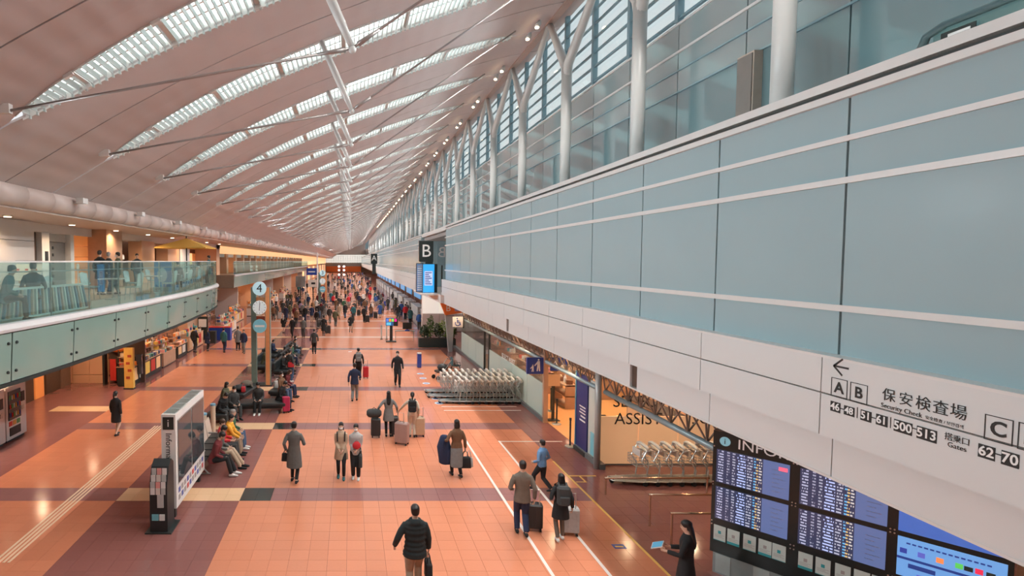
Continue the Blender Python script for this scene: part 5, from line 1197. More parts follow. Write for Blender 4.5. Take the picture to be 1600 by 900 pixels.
for i, (px, lab) in enumerate(((326, 'near'), (340, 'far'))):
    y = 18.2 + i * 1.2; t = thing('charging_post', f'{lab} slim charging post with a blue top behind the tandem bench', 'post', (-4.95, y, 0)); MB().tube([(0,0,0), (0,0,1.0)], .09, 10).build('body', GM[6], t); MB().tube([(0,0,1.0), (0,0,1.06)], .1, 10).build('top', mat('post_top_blue', (.2, .45, .6), .3), t)
# ================================================================== PEOPLE
SKIN = mat('skin', (.60, .39, .29), .55, var=.06); EYE = mat('eye_dark', (.01, .01, .01), .2, var=0); MASK = mat('white_face_mask', (.80, .82, .82), .7, var=.02)
def cloth(n, c): return mat('cloth_' + n, c, .85, var=.18, scale=14, bump=.25)
C = {n: cloth(n, c) for n, c in dict(black=(.014,.016,.018), charcoal=(.045,.05,.052), grey=(.19,.20,.20), midgrey=(.12,.125,.12), lightgrey=(.42,.43,.43), white=(.72,.72,.70), navy=(.018,.03,.075), blue=(.03,.10,.32), denim=(.06,.11,.20), skyblue=(.13,.27,.48),
     olive=(.10,.10,.055), taupe=(.15,.125,.10), beige=(.45,.35,.25), khaki=(.33,.25,.18), brown=(.16,.085,.045), camel=(.36,.20,.10), maroon=(.16,.025,.03), red=(.55,.03,.04), pink=(.65,.22,.28), yellow=(.75,.38,.04), green=(.04,.14,.08), teal=(.03,.14,.16), cream=(.6,.52,.42), puffer=(.012,.02,.022), orange=(.6,.17,.04), lilac=(.35,.28,.42)).items()}
HAIRM = {'black': mat('hair_black', (.012,.010,.010), .45, var=.2, scale=40, bump=.3), 'brown': mat('hair_brown', (.05,.025,.015), .45, var=.2, scale=40, bump=.3), 'grey': mat('hair_grey', (.3,.29,.28), .5, var=.2, scale=40, bump=.3)}
PEND = []
def V(*a): return Vector(a)
def ik(A, Tt, l1, l2, pole):
    d = Tt - A; L = min(d.length, (l1 + l2) * .995); u = d.normalized(); Tt = A + u * L
    a = (l1*l1 - l2*l2 + L*L) / (2*L); hgt = math.sqrt(max(l1*l1 - a*a, 1e-6)); p = pole - u * pole.dot(u)
    if p.length < 1e-4: p = V(0, 1, 0) - u * u.y
    return A + u*a + p.normalized()*hgt, Tt
def person(label, loc, rz=0, h=1.7, fem=False, top=('jacket','black'), bottom=('trousers','charcoal'), shoes='black', hair=('short','black'), mask=False, stride=0.0, side=1, armL=None, armR=None, lean=0.0, sit=False, head=(0, 0), fine=True, group=None, legs=None, hat=None, cat='person', seat=None, hood=None):
    """one figure: a continuous body with clothing, shoes and hair as its children. Faces local -Y."""
    k = h / 1.75; vox = (.017 if fine else .028)
    t = thing('person', label, cat, loc, rz, group)
    ph = (.52 if not sit else ((seat or .45) / k + .085)) if sit else .95 - .035 * stride
    def up(p):
        x, y, z = p[0], p[1], p[2] - .95; c, s = math.cos(lean), math.sin(lean)
        return V(x, y * c - z * s, ph + y * s + z * c)
    ne = up((0, 0, 1.53)); cy, sy = math.cos(head[0]), math.sin(head[0]); cp, sp = math.cos(lean * .5 + head[1]), math.sin(lean * .5 + head[1])
    def hd(p):
        x, y, z = p[0], p[1], p[2] - 1.53; y, z = y * cp - z * sp, y * sp + z * cp; return ne + V(x * cy - y * sy, x * sy + y * cy, z)
    sh = .168 if fem else .19; wst = .86 if fem else 1.0
    body = MB()
    T0 = [(.85, .12, .095), (.93, .165, .118), (1.0, .155, .11), (1.10, .138 * wst, .098), (1.22, .15, .108), (1.34, sh * .97, .112), (1.42, sh * .9, .092), (1.46, .10, .075), (1.50, .056, .06), (1.57, .052, .056)]
    body.tube([up((0, .01 if z > 1.45 else 0, z)) for z, a, b in T0], [(a, b) for z, a, b in T0], 14)
    HP = [(1.528, -.045, .03, .04), (1.55, -.03, .048, .065), (1.585, -.016, .06, .082), (1.63, -.004, .069, .092), (1.67, .002, .073, .096), (1.705, .004, .068, .088), (1.732, .005, .05, .066), (1.75, .005, .022, .03)]
    body.tube([hd((0, y, z)) for z, y, a, b in HP], [(a, b) for z, y, a, b in HP], 14, side=(cy, sy, 0))
    body.tube([hd((0, -.088, 1.655)), hd((0, -.105, 1.625)), hd((0, -.09, 1.61))], [.011, .017, .014], 6)
    for s in (-1, 1): body.ell(hd((s * .073, .006, 1.635)), (.012, .02, .032), 6, 5)
    # arms
    arm = {}
    for s, A in ((1, armL), (-1, armR)):
        S = up((s * sh, 0, 1.405)); tgt = up((s * (sh + .075), -.03 + (stride * .14 * -s * side), .885)) if A is None else up((s * A[0], A[1], A[2]))
        E, Wr = ik(S, tgt, .29, .255, V(s * .35, .8, -.2)); arm[s] = (S, E, Wr)
        d = (Wr - E).normalized(); body.tube([up((s * sh * .6, 0, 1.38)), S + V(-s * .02, 0, -.016), S.lerp(E, .5), E, E.lerp(Wr, .4), Wr, Wr + d * .03], [.045, .044, .042, .039, .036, .027, .028], 9, round_ends=True)
        nrm = V(-s, 0, 0) - d * (-s * d.x); nrm = nrm.normalized() if nrm.length > .1 else V(0, 0, -1); fwd = d.cross(nrm).normalized()
        if fwd.y > 0: fwd = -fwd
        body.tube([Wr + d * .01, Wr + d * .05, Wr + d * .095], [(.026, .017), (.040, .017), (.037, .014)], 8, side=fwd, round_ends=True)
        arm[s] += (d, nrm, fwd)
    # legs
    leg = {}
    for s in (1, -1):
        hip = V(s * .088, 0, ph - .05)
        if sit:
            q = legs[0 if s == 1 else 1] if legs else (-.42, -.46)
            kn = V(s * .11, -.43, ph - .015); an = V(s * .10, q[1], .085)
            if an.y < kn.y - .35: an.y = kn.y - .35
            foot = V(0, -1, 0)
        else:
            f = 1 if s == side else -1
            an = V(s * .085, (-.30 * stride if f > 0 else .34 * stride), .085 + (0 if f > 0 else .09 * stride)); kn, an = ik(hip, an, .435, .42, V(0, -1, 0)); foot = V(0, -1, 0 if f > 0 else -.35 * stride).normalized()
        leg[s] = (hip, kn, an, foot)
        body.tube([hip, hip.lerp(kn, .5), kn, kn.lerp(an, .35), kn.lerp(an, .75), an], [.088, .076, .055, .056, .042, .036], 10, round_ends=True)
        body.tube([an + V(0, .035, -.045), an + V(0, -.02, -.04) , an + foot * .10 + V(0, 0, -.055), an + foot * .17 + V(0, 0, -.06)], [.032, .038, .034, .022], 8, round_ends=True)
    def fin(mb, name, m, par, v=vox, smooth_it=3):
        for i, p in enumerate(mb.v): mb.v[i] = (p[0]*k, p[1]*k, p[2]*k)
        o = mb.build(name, m, par, True); md = o.modifiers.new('r', 'REMESH'); md.mode = 'VOXEL'; md.voxel_size = v * k; md.use_smooth_shade = True
        ms = o.modifiers.new('s', 'SMOOTH'); ms.iterations = smooth_it; ms.factor = .5
        PEND.append((o, None)); return o
    bo = fin(body, 'body', SKIN, t)
    if fine:                                             # five separate fingers rooted in each palm
        fg = MB()
        for s in (1, -1):
            S, E, Wr, d, nrm, fwd = arm[s]; curl = .9 if (armL if s == 1 else armR) is not None else .45
            for i, (off, ln) in enumerate(((.028, .070), (.010, .078), (-.008, .072), (-.025, .056))):
                b0 = Wr + d * .085 + fwd * off; p1 = b0 + (d * math.cos(curl * .4) + nrm * math.sin(curl * .4)) * ln * .5; p2 = p1 + (d * math.cos(curl * 1.2) + nrm * math.sin(curl * 1.2)) * ln * .5
                fg.tube([b0, p1, p2], [.0095, .0088, .007], 6, round_ends=True)
            b0 = Wr + d * .03 + fwd * .028; p1 = b0 + (d * .6 + fwd * .75).normalized() * .035; p2 = p1 + (d * .85 + fwd * .3 + nrm * .3).normalized() * .032
            fg.tube([b0, p1, p2], [.012, .0105, .008], 6, round_ends=True)
        fg.v = [(p[0]*k, p[1]*k, p[2]*k) for p in fg.v]; PEND[-1] = (bo, fg)
    # trousers / skirt / tights
    bk, bc = bottom; bt = MB()
    if bk in ('trousers', 'skinny'):
        w_ = 0 if bk == 'trousers' else -.014
        bt.tube([up((0, 0, z)) for z in (.85, .93, 1.0, 1.05)], [(.135, .11), (.178, .13), (.170, .124), (.158, .115)], 14)
        for s in (1, -1):
            hip, kn, an, foot = leg[s]; bt.tube([hip, hip.lerp(kn, .5), kn, kn.lerp(an, .5), kn.lerp(an, .97)], [.104 + w_*.4, .094 + w_, .076 + w_, .072 + w_, .064 + w_], 10)
        fin(bt, 'trousers', C[bc], t)
    elif bk in ('skirt', 'longskirt'):
        hm = .56 if bk == 'skirt' else .34
        bt.tube([up((0, 0, z)) for z in (hm, hm + .15, .86, .96, 1.06)], [(.185, .17), (.19, .165), (.185, .145), (.172, .125), (.135, .105)], 16); fin(bt, 'skirt', C[bc], t)
        st = MB()
        for s in (1, -1):
            st = MB(); hip, kn, an, foot = leg[s]; st.tube([hip.lerp(kn, .4), kn, kn.lerp(an, .35), an], [.085, .064, .064, .046], 9); st.v = [(p[0]*k, p[1]*k, p[2]*k) for p in st.v]; st.build('stocking', C['black'] if hm > .5 else C['black'], t, True)
    for s in (1, -1):
        hip, kn, an, foot = leg[s]; q = MB(); side_ = V(1, 0, 0)
        q.tube([an + V(0, .05, -.04), an + V(0, .01, -.035), an + foot * .07 + V(0, 0, -.045), an + foot * .13 + V(0, 0, -.052), an + foot * .18 + V(0, 0, -.056)], [(.036, .045), (.043, .050), (.044, .040), (.045, .032), (.034, .024)], 10, round_ends=True)
        q.v = [(p[0]*k, p[1]*k, max(p[2]*k, .001)) for p in q.v]; q.build('shoe', C[shoes], t, True)
    # upper garment
    tk, tcol = top; g_ = MB(); B = .02 if tk in ('puffer',) else 0
    G0 = [(.93, .182, .132), (1.02, .172, .126), (1.10, .160 * (wst if tk != 'puffer' else 1), .118), (1.22, .172, .128), (1.34, sh + .016, .130), (1.42, sh * .98, .112), (1.47, .105, .088), (1.51, .074, .076)]
    hem = {'long': [(.46, .225, .185), (.60, .222, .175), (.75, .212, .16), (.85, .198, .145)], 'coat': [(.62, .222, .175), (.72, .215, .165), (.83, .200, .148)], 'jacket': [(.80, .192, .140), (.86, .19, .138)], 'puffer': [(.80, .19, .14), (.86, .205, .155)], 'shirt': [(.88, .175, .128)], 'dress': [(.56, .195, .165), (.70, .195, .155), (.85, .185, .135)]}[tk]
    if sit and tk in ('long', 'coat', 'dress'): hem = [(.82, .195, .15)]
    GG = [(z, a + B, b + B) for z, a, b in hem + G0]
    if tk == 'puffer':
        G2 = []
        for (z0, a0, b0), (z1, a1, b1) in zip(GG, GG[1:]):
            G2 += [(z0, a0 - .012, b0 - .012), ((z0 + z1) / 2, (a0 + a1) / 2 + .012, (b0 + b1) / 2 + .012)]
        GG = G2 + [GG[-1]]
    def upc(p): return up(p) if (p[2] > .9 or sit) else V(p[0], p[1], ph + p[2] - .95)
    g_.tube([upc((0, .008 if z > 1.4 else 0, z)) for z, a, b in GG], [(a, b) for z, a, b in GG], 16)
    for s in (1, -1):
        S, E, Wr, d = arm[s][:4]; g_.tube([up((s * sh * .5, 0, 1.39)), S + V(-s * .018, 0, -.014), S.lerp(E, .5), E, E.lerp(Wr, .5), E.lerp(Wr, .94)], [.058 + B*.5, .060 + B*.5, .057 + B*.5, .053 + B*.5, .049 + B*.4, .044 + B*.4], 10)
    if hood: g_.tube([up((0, .075, 1.40)), up((0, .095, 1.46)), up((0, .07, 1.52))], [(.09, .04), (.11, .055), (.085, .045)], 10, side=(1,0,0))
    fin(g_, {'long': 'long_coat', 'coat': 'coat', 'jacket': 'jacket', 'puffer': 'puffer_jacket', 'shirt': 'shirt', 'dress': 'dress'}[tk], C[tcol], t)
    # hair
    hk, hc = hair; hm_ = MB()
    HB = [(1.575, .038, .056, .056), (1.61, .030, .074, .074), (1.645, .020, .081, .088), (1.675, .012, .084, .098), (1.71, .006, .082, .102), (1.742, .006, .066, .082), (1.768, .006, .032, .042)]
    if hk == 'bob': HB = [(1.50, .035, .082, .06), (1.55, .03, .092, .075), (1.60, .024, .093, .084)] + HB[2:]
    hm_.tube([hd((0, y, z)) for z, y, a, b in HB], [(a, b) for z, y, a, b in HB], 14, side=(cy, sy, 0))
    if hk == 'long': hm_.tube([hd((0, .045, 1.68)), hd((0, .075, 1.58)), hd((0, .085, 1.48)), up((0, .125, 1.34)), up((0, .13, 1.24))], [(.075, .05), (.088, .045), (.092, .04), (.085, .035), (.05, .02)], 12)
    if hk == 'pony': hm_.tube([hd((0, .09, 1.69)), hd((0, .14, 1.66)), hd((0, .13, 1.54)), hd((0, .115, 1.46))], [.03, .035, .03, .012], 8)
    fin(hm_, 'hair', HAIRM[hc], t, .014 if fine else .024, 2)
    if hat: 
        hb = MB(); hb.tube([hd((0, y + .004, z)) for z, y, a, b in HB[2:]], [(a * 1.07, b * 1.07) for z, y, a, b in HB[2:]], 14, side=(cy, sy, 0)); hb.v = [(p[0]*k, p[1]*k, p[2]*k) for p in hb.v]; hb.build('cap', C[hat], t, True)
    if mask:
        q = MB().ell(hd((0, -.070, 1.588)), (.056, .042, .044), 10, 7); q.v = [(p[0]*k, p[1]*k, p[2]*k) for p in q.v]; q.build('face_mask', MASK, t, True)
    elif fine:
        q = MB().ell(hd((0, -.088, 1.575)), (.022, .008, .006), 8, 5); q.v = [(p[0]*k, p[1]*k, p[2]*k) for p in q.v]; q.build('mouth', mat('lips', (.42, .18, .15), .5), t, True)
    if fine:
        for s in (1, -1): q = MB().ell(hd((s * .030, -.087, 1.652)), (.013, .009, .007), 8, 5); q.v = [(p[0]*k, p[1]*k, p[2]*k) for p in q.v]; q.build('eye', EYE, t, True)
    t['hands'] = [list((arm[s][2] + arm[s][3] * .09) * k) for s in (1, -1)]
    return t
def hand(t, left):
    p = Vector(t['hands'][0 if left else 1]); return t.location + Matrix.Rotation(t.rotation_euler.z, 3, 'Z') @ p
# ---- luggage
def suitcase(x, y, rz, m, label, w_=.42, d=.25, h=.58, handle=True, tilt=False, grp=None, z=0):
    t = thing('suitcase', label, 'suitcase', (x, y, z), rz, grp)
    MB().rbox((0, 0, .07 + h/2), (w_, d, h), .05).build('shell', m, t, False)
    for i in range(4): MB().box((-w_/2 + .06 + i * (w_ - .14) / 3, -d/2 - .006, .13), (-w_/2 + .08 + i * (w_ - .14) / 3, d/2 + .006, h)).build('rib', m, t)
    wm = MB().tube([(-.018, 0, 0), (.018, 0, 0)], .035, 8, (0,1,0)).mesh('wheel', RUBBER)
    for a in (-1, 1):
        for b in (-1, 1): link('wheel', wm, t, loc=(a * (w_/2 - .05), b * (d/2 - .045), .035)); 
    if handle: MB().tube([(-.1, d/2 - .05, .07 + h), (-.1, d/2 - .05, h + .42), (.1, d/2 - .05, h + .42), (.1, d/2 - .05, .07 + h)], .011, 6).build('pull_handle', STEEL, t)
    MB().tube([(-.08, 0, .07 + h), (-.07, 0, .105 + h), (.07, 0, .105 + h), (.08, 0, .07 + h)], .012, 6).build('grip', BLACK, t); return t
def bag(p, rz, m, label, w_=.32, d=.12, h=.30, strap=.22, name='handbag', cat='bag'):
    """bag hanging from the point p (the hand)"""
    t = thing(name, label, cat, (p[0], p[1], p[2] - strap - h), rz)
    b = MB().prism([(-w_/2, .0), (w_/2, 0), (w_/2 * .86, h), (-w_/2 * .86, h)], -d/2, d/2, 'Y'); o = b.build('body', m, t); bv = o.modifiers.new('b', 'BEVEL'); bv.width = .025; bv.segments = 2; PEND.append((o, None))
    for q in (-d*.3, d*.3): MB().tube([(-w_*.25, q, h - .02), (-w_*.16, q * .5, h + strap * .7), (0, 0, h + strap), (w_*.16, q * .5, h + strap * .7), (w_*.25, q, h - .02)], .009, 5).build('strap', m, t)
    return t
def backpack(t_, m, label, z=1.02, k=1.0, y=.19):
    """pack on the back of person t_"""
    rz = t_.rotation_euler.z; off = Matrix.Rotation(rz, 3, 'Z') @ V(0, y, 0); t = thing('backpack', label, 'backpack', tuple(t_.location + off + V(0, 0, z * k)), rz)
    o = MB().rbox((0, .02, .22 * k), (.30 * k, .17 * k, .44 * k), .07).build('body', m, t); MB().rbox((0, .12 * k, .13 * k), (.22 * k, .06, .2 * k), .03).build('front_pocket', m, t)
    for s in (-.09, .09): MB().tube([(s * k, -.06, .05 * k), (s * k * 1.1, -.30 * k, .12 * k), (s * k * 1.2, -.30 * k, .36 * k), (s * k, -.12 * k, .47 * k), (s * k, -.04, .42 * k)], [(.022, .008)] * 5, 6).build('strap', m, t)
    return t
PI = math.pi
def at(px, py): p = W(px, py); return (p.x, p.y, 0)
CHK = mat('cloth_dark_suitcase', (.025, .028, .03), .5, var=.2); 
# ---- the people close by
p1 = person('man seen from behind in a black puffer jacket and khaki trousers, nearest of all', (1.19, 9.75, 0), PI, 1.76, top=('puffer','puffer'), bottom=('trousers','khaki'), armL=(.36, -.10, .95), stride=.55, side=-1, head=(.1, 0), hood=True)
bag(hand(p1, False), PI/2, C['black'], 'black tote hanging from the puffer jacket man', .34, .12, .34, .18, 'tote_bag')
p2 = person('man from behind in a grey-brown jacket and dark jeans pulling a black suitcase', at(815, 836), PI - .15, 1.72, top=('jacket','taupe'), bottom=('trousers','navy'), armL=(.22, -.16, 1.02), armR=(.26, .06, .90), stride=.35)
q = at(829, 832); suitcase(q[0] + .12, q[1] + .12, PI - .2, CHK, 'black ribbed suitcase at the side of the grey-brown jacket man', .36, .24, .56)
p3 = person('woman from behind in a black coat with a white hood and white sneakers', at(875, 845), PI - .1, 1.52, fem=True, top=('coat','black'), bottom=('skinny','taupe'), shoes='white', hair=('bob','black'), armL=(.2, -.14, 1.05), armR=(.27, .05, .9), stride=.3, side=-1, hood=True)
backpack(p3, C['charcoal'], 'dark backpack on the woman in the black coat', .95, .95)
q = at(893, 838); suitcase(q[0], q[1] + .1, PI - .2, C['lightgrey'], 'pale silver suitcase rolled by the woman in the black coat', .38, .25, .56)
p4 = person('man walking in a blue shirt and black trousers toward the yellow line', at(846, 768), PI * 1.2, 1.44, top=('shirt','skyblue'), bottom=('trousers','black'), stride=.95, armR=(.2, -.12, 1.0), armL=(.22, -.16, 1.02))
p5 = person('man from behind in a long grey overcoat with a dark shoulder bag', at(460, 754), PI - .1, 1.74, top=('long','midgrey'), bottom=('skinny','black'), stride=.4, armR=(.22, -.22, 1.08), armL=(.24, -.02, .93))
bag(hand(p5, True) + V(-.02, 0, .08), PI/2 + 1.4, C['black'], 'small dark bag at the left side of the grey overcoat man', .26, .1, .24, .1)
p6 = person('woman with a white mask in a beige coat and black tights walking toward us', at(533, 747), .0, 1.62, fem=True, top=('coat','beige'), bottom=('skinny','black'), shoes='teal', hair=('long','black'), mask=True, stride=.25, armL=(.06, -.2, .95), armR=(.06, -.21, .97))
for s in (-.1, .1): o = MB().tube([(s, -.115, 1.1), (s * 1.05, -.128, 1.2), (s * 1.1, -.1, 1.32), (s * 1.1, .0, 1.35)], [(.018, .006)] * 4, 6).build('bag_strap', C['black'], p6)
p7 = person('masked person in a grey sweater and black trousers, hugging a red pouch', at(556, 748), -.05, 1.58, top=('jacket','lightgrey'), bottom=('trousers','black'), shoes='white', mask=True, stride=.12, armL=(.05, -.21, 1.0), armR=(.06, -.2, .98))
q = p7.location; t = thing('red_pouch', 'round red pouch held against the grey sweater', 'pouch', (q.x + .02, q.y - .19, .94)); MB().ell((0, 0, .09), (.12, .06, .11), 12, 8).build('body', C['red'], t, True); MB().tube([(-.06, 0, .19), (0, 0, .22), (.06, 0, .19)], .008, 5).build('loop', C['red'], t)
bag(hand(p7, True) + V(.13, .1, .10), PI/2, C['charcoal'], 'dark shoulder bag at the hip of the grey sweater person', .3, .1, .34, .2)
p8 = person('woman from behind in a brown sweater and grey long skirt carrying a coat', at(713, 745), PI + .15, 1.68, fem=True, top=('shirt','brown'), bottom=('longskirt','grey'), hair=('bob','black'), stride=.5, armL=(.30, -.16, 1.08), armR=(.27, .0, .88))
q = hand(p8, True); t = thing('folded_coat', 'dark blue coat draped over the left arm of the brown sweater woman', 'coat', (q.x - .02, q.y - .1, q.z - .62)); b = MB().tube([(0, 0, .02), (.03, .02, .25), (-.02, 0, .5), (0, .04, .74)], [(.16, .07), (.21, .1), (.20, .11), (.13, .09)], 12, round_ends=True); b.build('coat', C['navy'], t, True); MB().tube([(.1, -.05, .0), (.13, -.06, .2), (.12, -.06, .4)], [(.06, .03), (.08, .04), (.06, .03)], 8, round_ends=True).build('sleeve', C['navy'], t, True)
bag(hand(p8, False), PI, C['black'], 'black handbag in the right hand of the brown sweater woman', .34, .14, .32, .18); bag(hand(p8, False) + V(.12, .06, 0), PI, C['lightgrey'], 'pale paper bag beside the black handbag', .24, .1, .28, .22, 'paper_bag')
p9 = person('woman from behind with long black hair in a grey coat, gripping luggage with both hands', at(607, 682), PI, 1.62, fem=True, top=('coat','grey'), bottom=('skinny','black'), hair=('long','black'), armL=(.44, -.02, 1.0), armR=(.34, -.12, .98))
p10 = person('woman from behind in a cream top and cream trousers reaching for a suitcase', at(644, 683), PI - .1, 1.6, fem=True, top=('shirt','cream'), bottom=('trousers','cream'), hair=('pony','black'), armL=(.48, -.2, 1.0), armR=(.24, 0, .9))
backpack(p10, C['black'], 'black backpack on the woman in cream', 1.0, .95)
q = at(587, 683); suitcase(q[0], q[1], PI, CHK, 'black upright suitcase left of the grey coat woman, with a bag on top', .34, .26, .6, False)
t = thing('duffel_bag', 'round black duffel bag resting on the black upright suitcase', 'bag', (q[0] - .06, q[1], .70)); MB().tube([(-.13, 0, .16), (.13, 0, .16)], .155, 14, (0,1,0), round_ends=True).build('body', C['charcoal'], t, True); MB().tube([(-.1, -.03, .29), (0, -.03, .37), (.1, -.03, .29)], .012, 5).build('handle', C['black'], t)
q = at(628, 694); suitcase(q[0], q[1], PI - .5, mat('suitcase_rose_grey', (.34, .24, .22), .35), 'rose grey hard suitcase in front of the two women with luggage', .46, .28, .68)
q = at(617, 683); suitcase(q[0], q[1] + .15, PI + .2, CHK, 'dark slim suitcase between the two women with luggage', .28, .24, .62)
q = at(652, 683); suitcase(q[0] + .1, q[1] + .1, PI, mat('suitcase_beige', (.50, .37, .25), .4), 'beige suitcase at the right side of the woman in cream', .34, .26, .62)
person('man from behind in a navy jacket and grey trousers mid-stride', at(554, 627), PI - .1, 1.72, top=('jacket','navy'), bottom=('trousers','grey'), stride=.55, side=-1, armR=(.2, -.2, 1.05))
pz = person('person from behind in a black top wearing a grey backpack, near a red suitcase', at(560, 594), PI, 1.7, top=('jacket','black'), bottom=('trousers','black'), stride=.2); backpack(pz, C['grey'], 'grey backpack on the person in black ahead of the navy jacket man')
q = at(568.5, 591); suitcase(q[0] + .1, q[1], PI, C['red'], 'red suitcase rolling ahead of the navy jacket man', .3, .24, .56)
person('man in a dark suit and white mask striding toward us alone near the middle', at(621, 603), .0, 1.76, top=('jacket','black'), bottom=('trousers','black'), mask=True, stride=.6)
person('person from behind in a black hooded jacket walking alone past the crowded benches', at(491, 553), PI + .1, 1.68, top=('jacket','charcoal'), bottom=('trousers','black'), stride=.2, hood=True)
person('woman from behind in a black knee-length dress jacket on the left orange floor', at(182, 681), PI - .15, 1.62, fem=True, top=('dress','black'), bottom=('none','black'), hair=('pony','black'), stride=.5)
pst = person('woman in a black coat dress holding a tablet before the flight board', (5.98, 9.42, 0), PI * 1.30, 1.6, fem=True, top=('long','black'), bottom=('skinny','charcoal'), hair=('long','black'), armL=(.16, -.32, 1.12), armR=(.12, -.30, 1.1), head=(.0, .15))
q = (hand(pst, True) + hand(pst, False)) / 2; t = thing('tablet', 'white-edged tablet in the hands of the woman by the flight board', 'tablet', tuple(q + V(-.06, .04, .03)), PI * 1.30); MB().cbox((0, -.02, 0), (.26, .20, .014), M=Matrix.Rotation(R(25), 3, 'X')).build('body', WHITE, t); MB().cbox((0, -.022, .008), (.23, .17, .006), M=Matrix.Rotation(R(25), 3, 'X')).build('screen', mat('tablet_screen', (.1, .35, .5), .1, emit=(.1, .35, .55), es=.5), t)
# seated on the tandem bench
BX_ = -3.95
sp_ = dict(sit=True, seat=.46, armL=(.12, -.30, 1.08), armR=(.12, -.30, 1.08))
SR = R(90)
def sitp(label, x, y, rz, **kw):
    a = dict(sp_); a.update(kw); return person(label, (x, y, 0), rz, **a)
sitp('seated person in a maroon jacket and white-soled sneakers nearest the information panel', BX_, 15.48, SR, top=('jacket','maroon'), bottom=('trousers','black'), shoes='white', lean=.35, head=(0, .4), legs=((0, -.62), (0, -.55)))
sitp('seated person in a grey-blue hoodie next to the maroon jacket', BX_, 16.04, SR, top=('jacket','midgrey'), bottom=('trousers','beige'), lean=.2, head=(0, .5), legs=((0, -.75), (0, -.7)))
sitp('seated person in a red jacket leaning back on the cream bench', BX_, 16.6, SR, top=('jacket','red'), bottom=('trousers','charcoal'), lean=-.05, head=(0, .3), hair=('short','brown'))
sitp('seated person in a bright yellow jacket and khaki trousers on the cream bench', BX_, 17.16, SR, top=('puffer','yellow'), bottom=('trousers','khaki'), lean=.25, armL=(.1, -.42, 1.12), armR=(.1, -.42, 1.1))
sitp('seated person in a green jacket and jeans at the far end of the cream bench', BX_, 17.72, SR, top=('jacket','green'), bottom=('trousers','denim'), lean=.15, hair=('short','grey'), shoes='white')
sitp('seated man in black bowing over a phone behind the information panel', -5.0, 20.6, R(60), seat=.44, top=('puffer','black'), lean=.5, head=(0, .4)); sitp('seated person in black with a white mask next to the bowing man', -4.65, 21.3, R(40), seat=.44, top=('jacket','charcoal'), mask=True, lean=.2, head=(0, .2))
sitp('seated person in a dark olive coat on the far end of that black bench', -5.2, 22.0, R(75), seat=.44, top=('puffer','olive'), lean=.3, hair=('bob','black'))
sitp('seated man facing us in black with pale shoes in front of the clock pylon', -3.75, 22.1, .0, seat=.44, top=('jacket','charcoal'), bottom=('trousers','black'), shoes='white', lean=.25, head=(0, .3))
sitp('seated person in a black coat at the right end of the pylon bench', -2.95, 22.4, R(70), seat=.44, top=('jacket','black'), bottom=('trousers','charcoal'), lean=.4, head=(0, .4)); sitp('seated woman in a rust red jacket right of the clock pylon', -2.95, 24.6, R(80), seat=.44, top=('jacket','maroon'), bottom=('trousers','navy'), hair=('bob','brown'), fem=True, lean=.3, head=(0, .3)); sitp('seated person in a brown jacket and white mask right of the clock pylon', -3.05, 23.9, R(60), seat=.44, top=('jacket','brown'), bottom=('trousers','denim'), mask=True)
q = (-2.62, 22.0, 0); suitcase(q[0], q[1], .3, mat('suitcase_magenta', (.45, .03, .10), .35), 'magenta suitcase standing by the right end of the bench before the pylon', .3, .22, .6, False)
for i, (x, y, c) in enumerate([(-4.9, 24.0, 'charcoal'), (-4.75, 24.8, 'taupe')]):
    t = thing('coat_pile', f'{["dark","taupe"][i]} coat heaped on the bench left of the clock pylon', 'coat', (x, y, .44)); MB().ell((0, 0, .13), (.28, .3, .15), 12, 8).build('coat', C[c], t, True); MB().tube([(.1, -.1, .2), (.25, -.2, .1), (.3, -.3, .05)], [.06, .06, .04], 8, round_ends=True).build('sleeve', C[c], t, True)
bag((-4.7, 23.7, .82), .2, C['red'], 'small red bag on the bench left of the clock pylon', .2, .12, .24, .14); bag((-3.3, 24.5, .88), .4, C['white'], 'white plastic bag on the bench beside the clock pylon', .34, .2, .32, .12, 'plastic_bag')
kg = [('black','charcoal'), ('navy','denim'), ('teal','black'), ('charcoal','navy'), ('green','black'), ('black','denim'), ('grey','black'), ('olive','charcoal'), ('midgrey','navy'), ('navy','black')]
spots = [(-3.6, 28.9, 84), (-3.6, 29.7, 84), (-3.65, 30.4, 84), (-3.6, 32.0, 84), (-3.65, 32.8, 84), (-3.7, 34.6, 84), (-3.7, 35.6, 84), (-4.9, 30.4, 86), (-4.9, 31.3, 86), (-4.9, 34.0, 86)]
for i, ((x, y, a), (c1, c2)) in enumerate(zip(spots, kg)): sitp(f'seated traveller in {c1} and {c2}, {["nearest","second","third","fourth","fifth","sixth","seventh","eighth","ninth","tenth"][i]} of the crowded benches beyond the pylon', x, y, R(a - 20 + 13 * (i % 4)), seat=.44, top=('puffer' if i % 3 == 0 else 'jacket', c1), bottom=('trousers', c2), lean=.15 + .1 * (i % 3), mask=i % 2 == 0, fine=False, h=1.66)
person('standing person in black jacket, red bag and blue jeans beside the crowded benches', at(453, 597), PI * .8, 1.68, top=('jacket','charcoal'), bottom=('trousers','denim'), shoes='white', hair=('short','black'))
bag(Vector(at(456, 597)) + V(-.02, -.13, 1.16), 0, C['red'], 'red sling bag on the person in blue jeans by the benches', .34, .14, .26, .1)
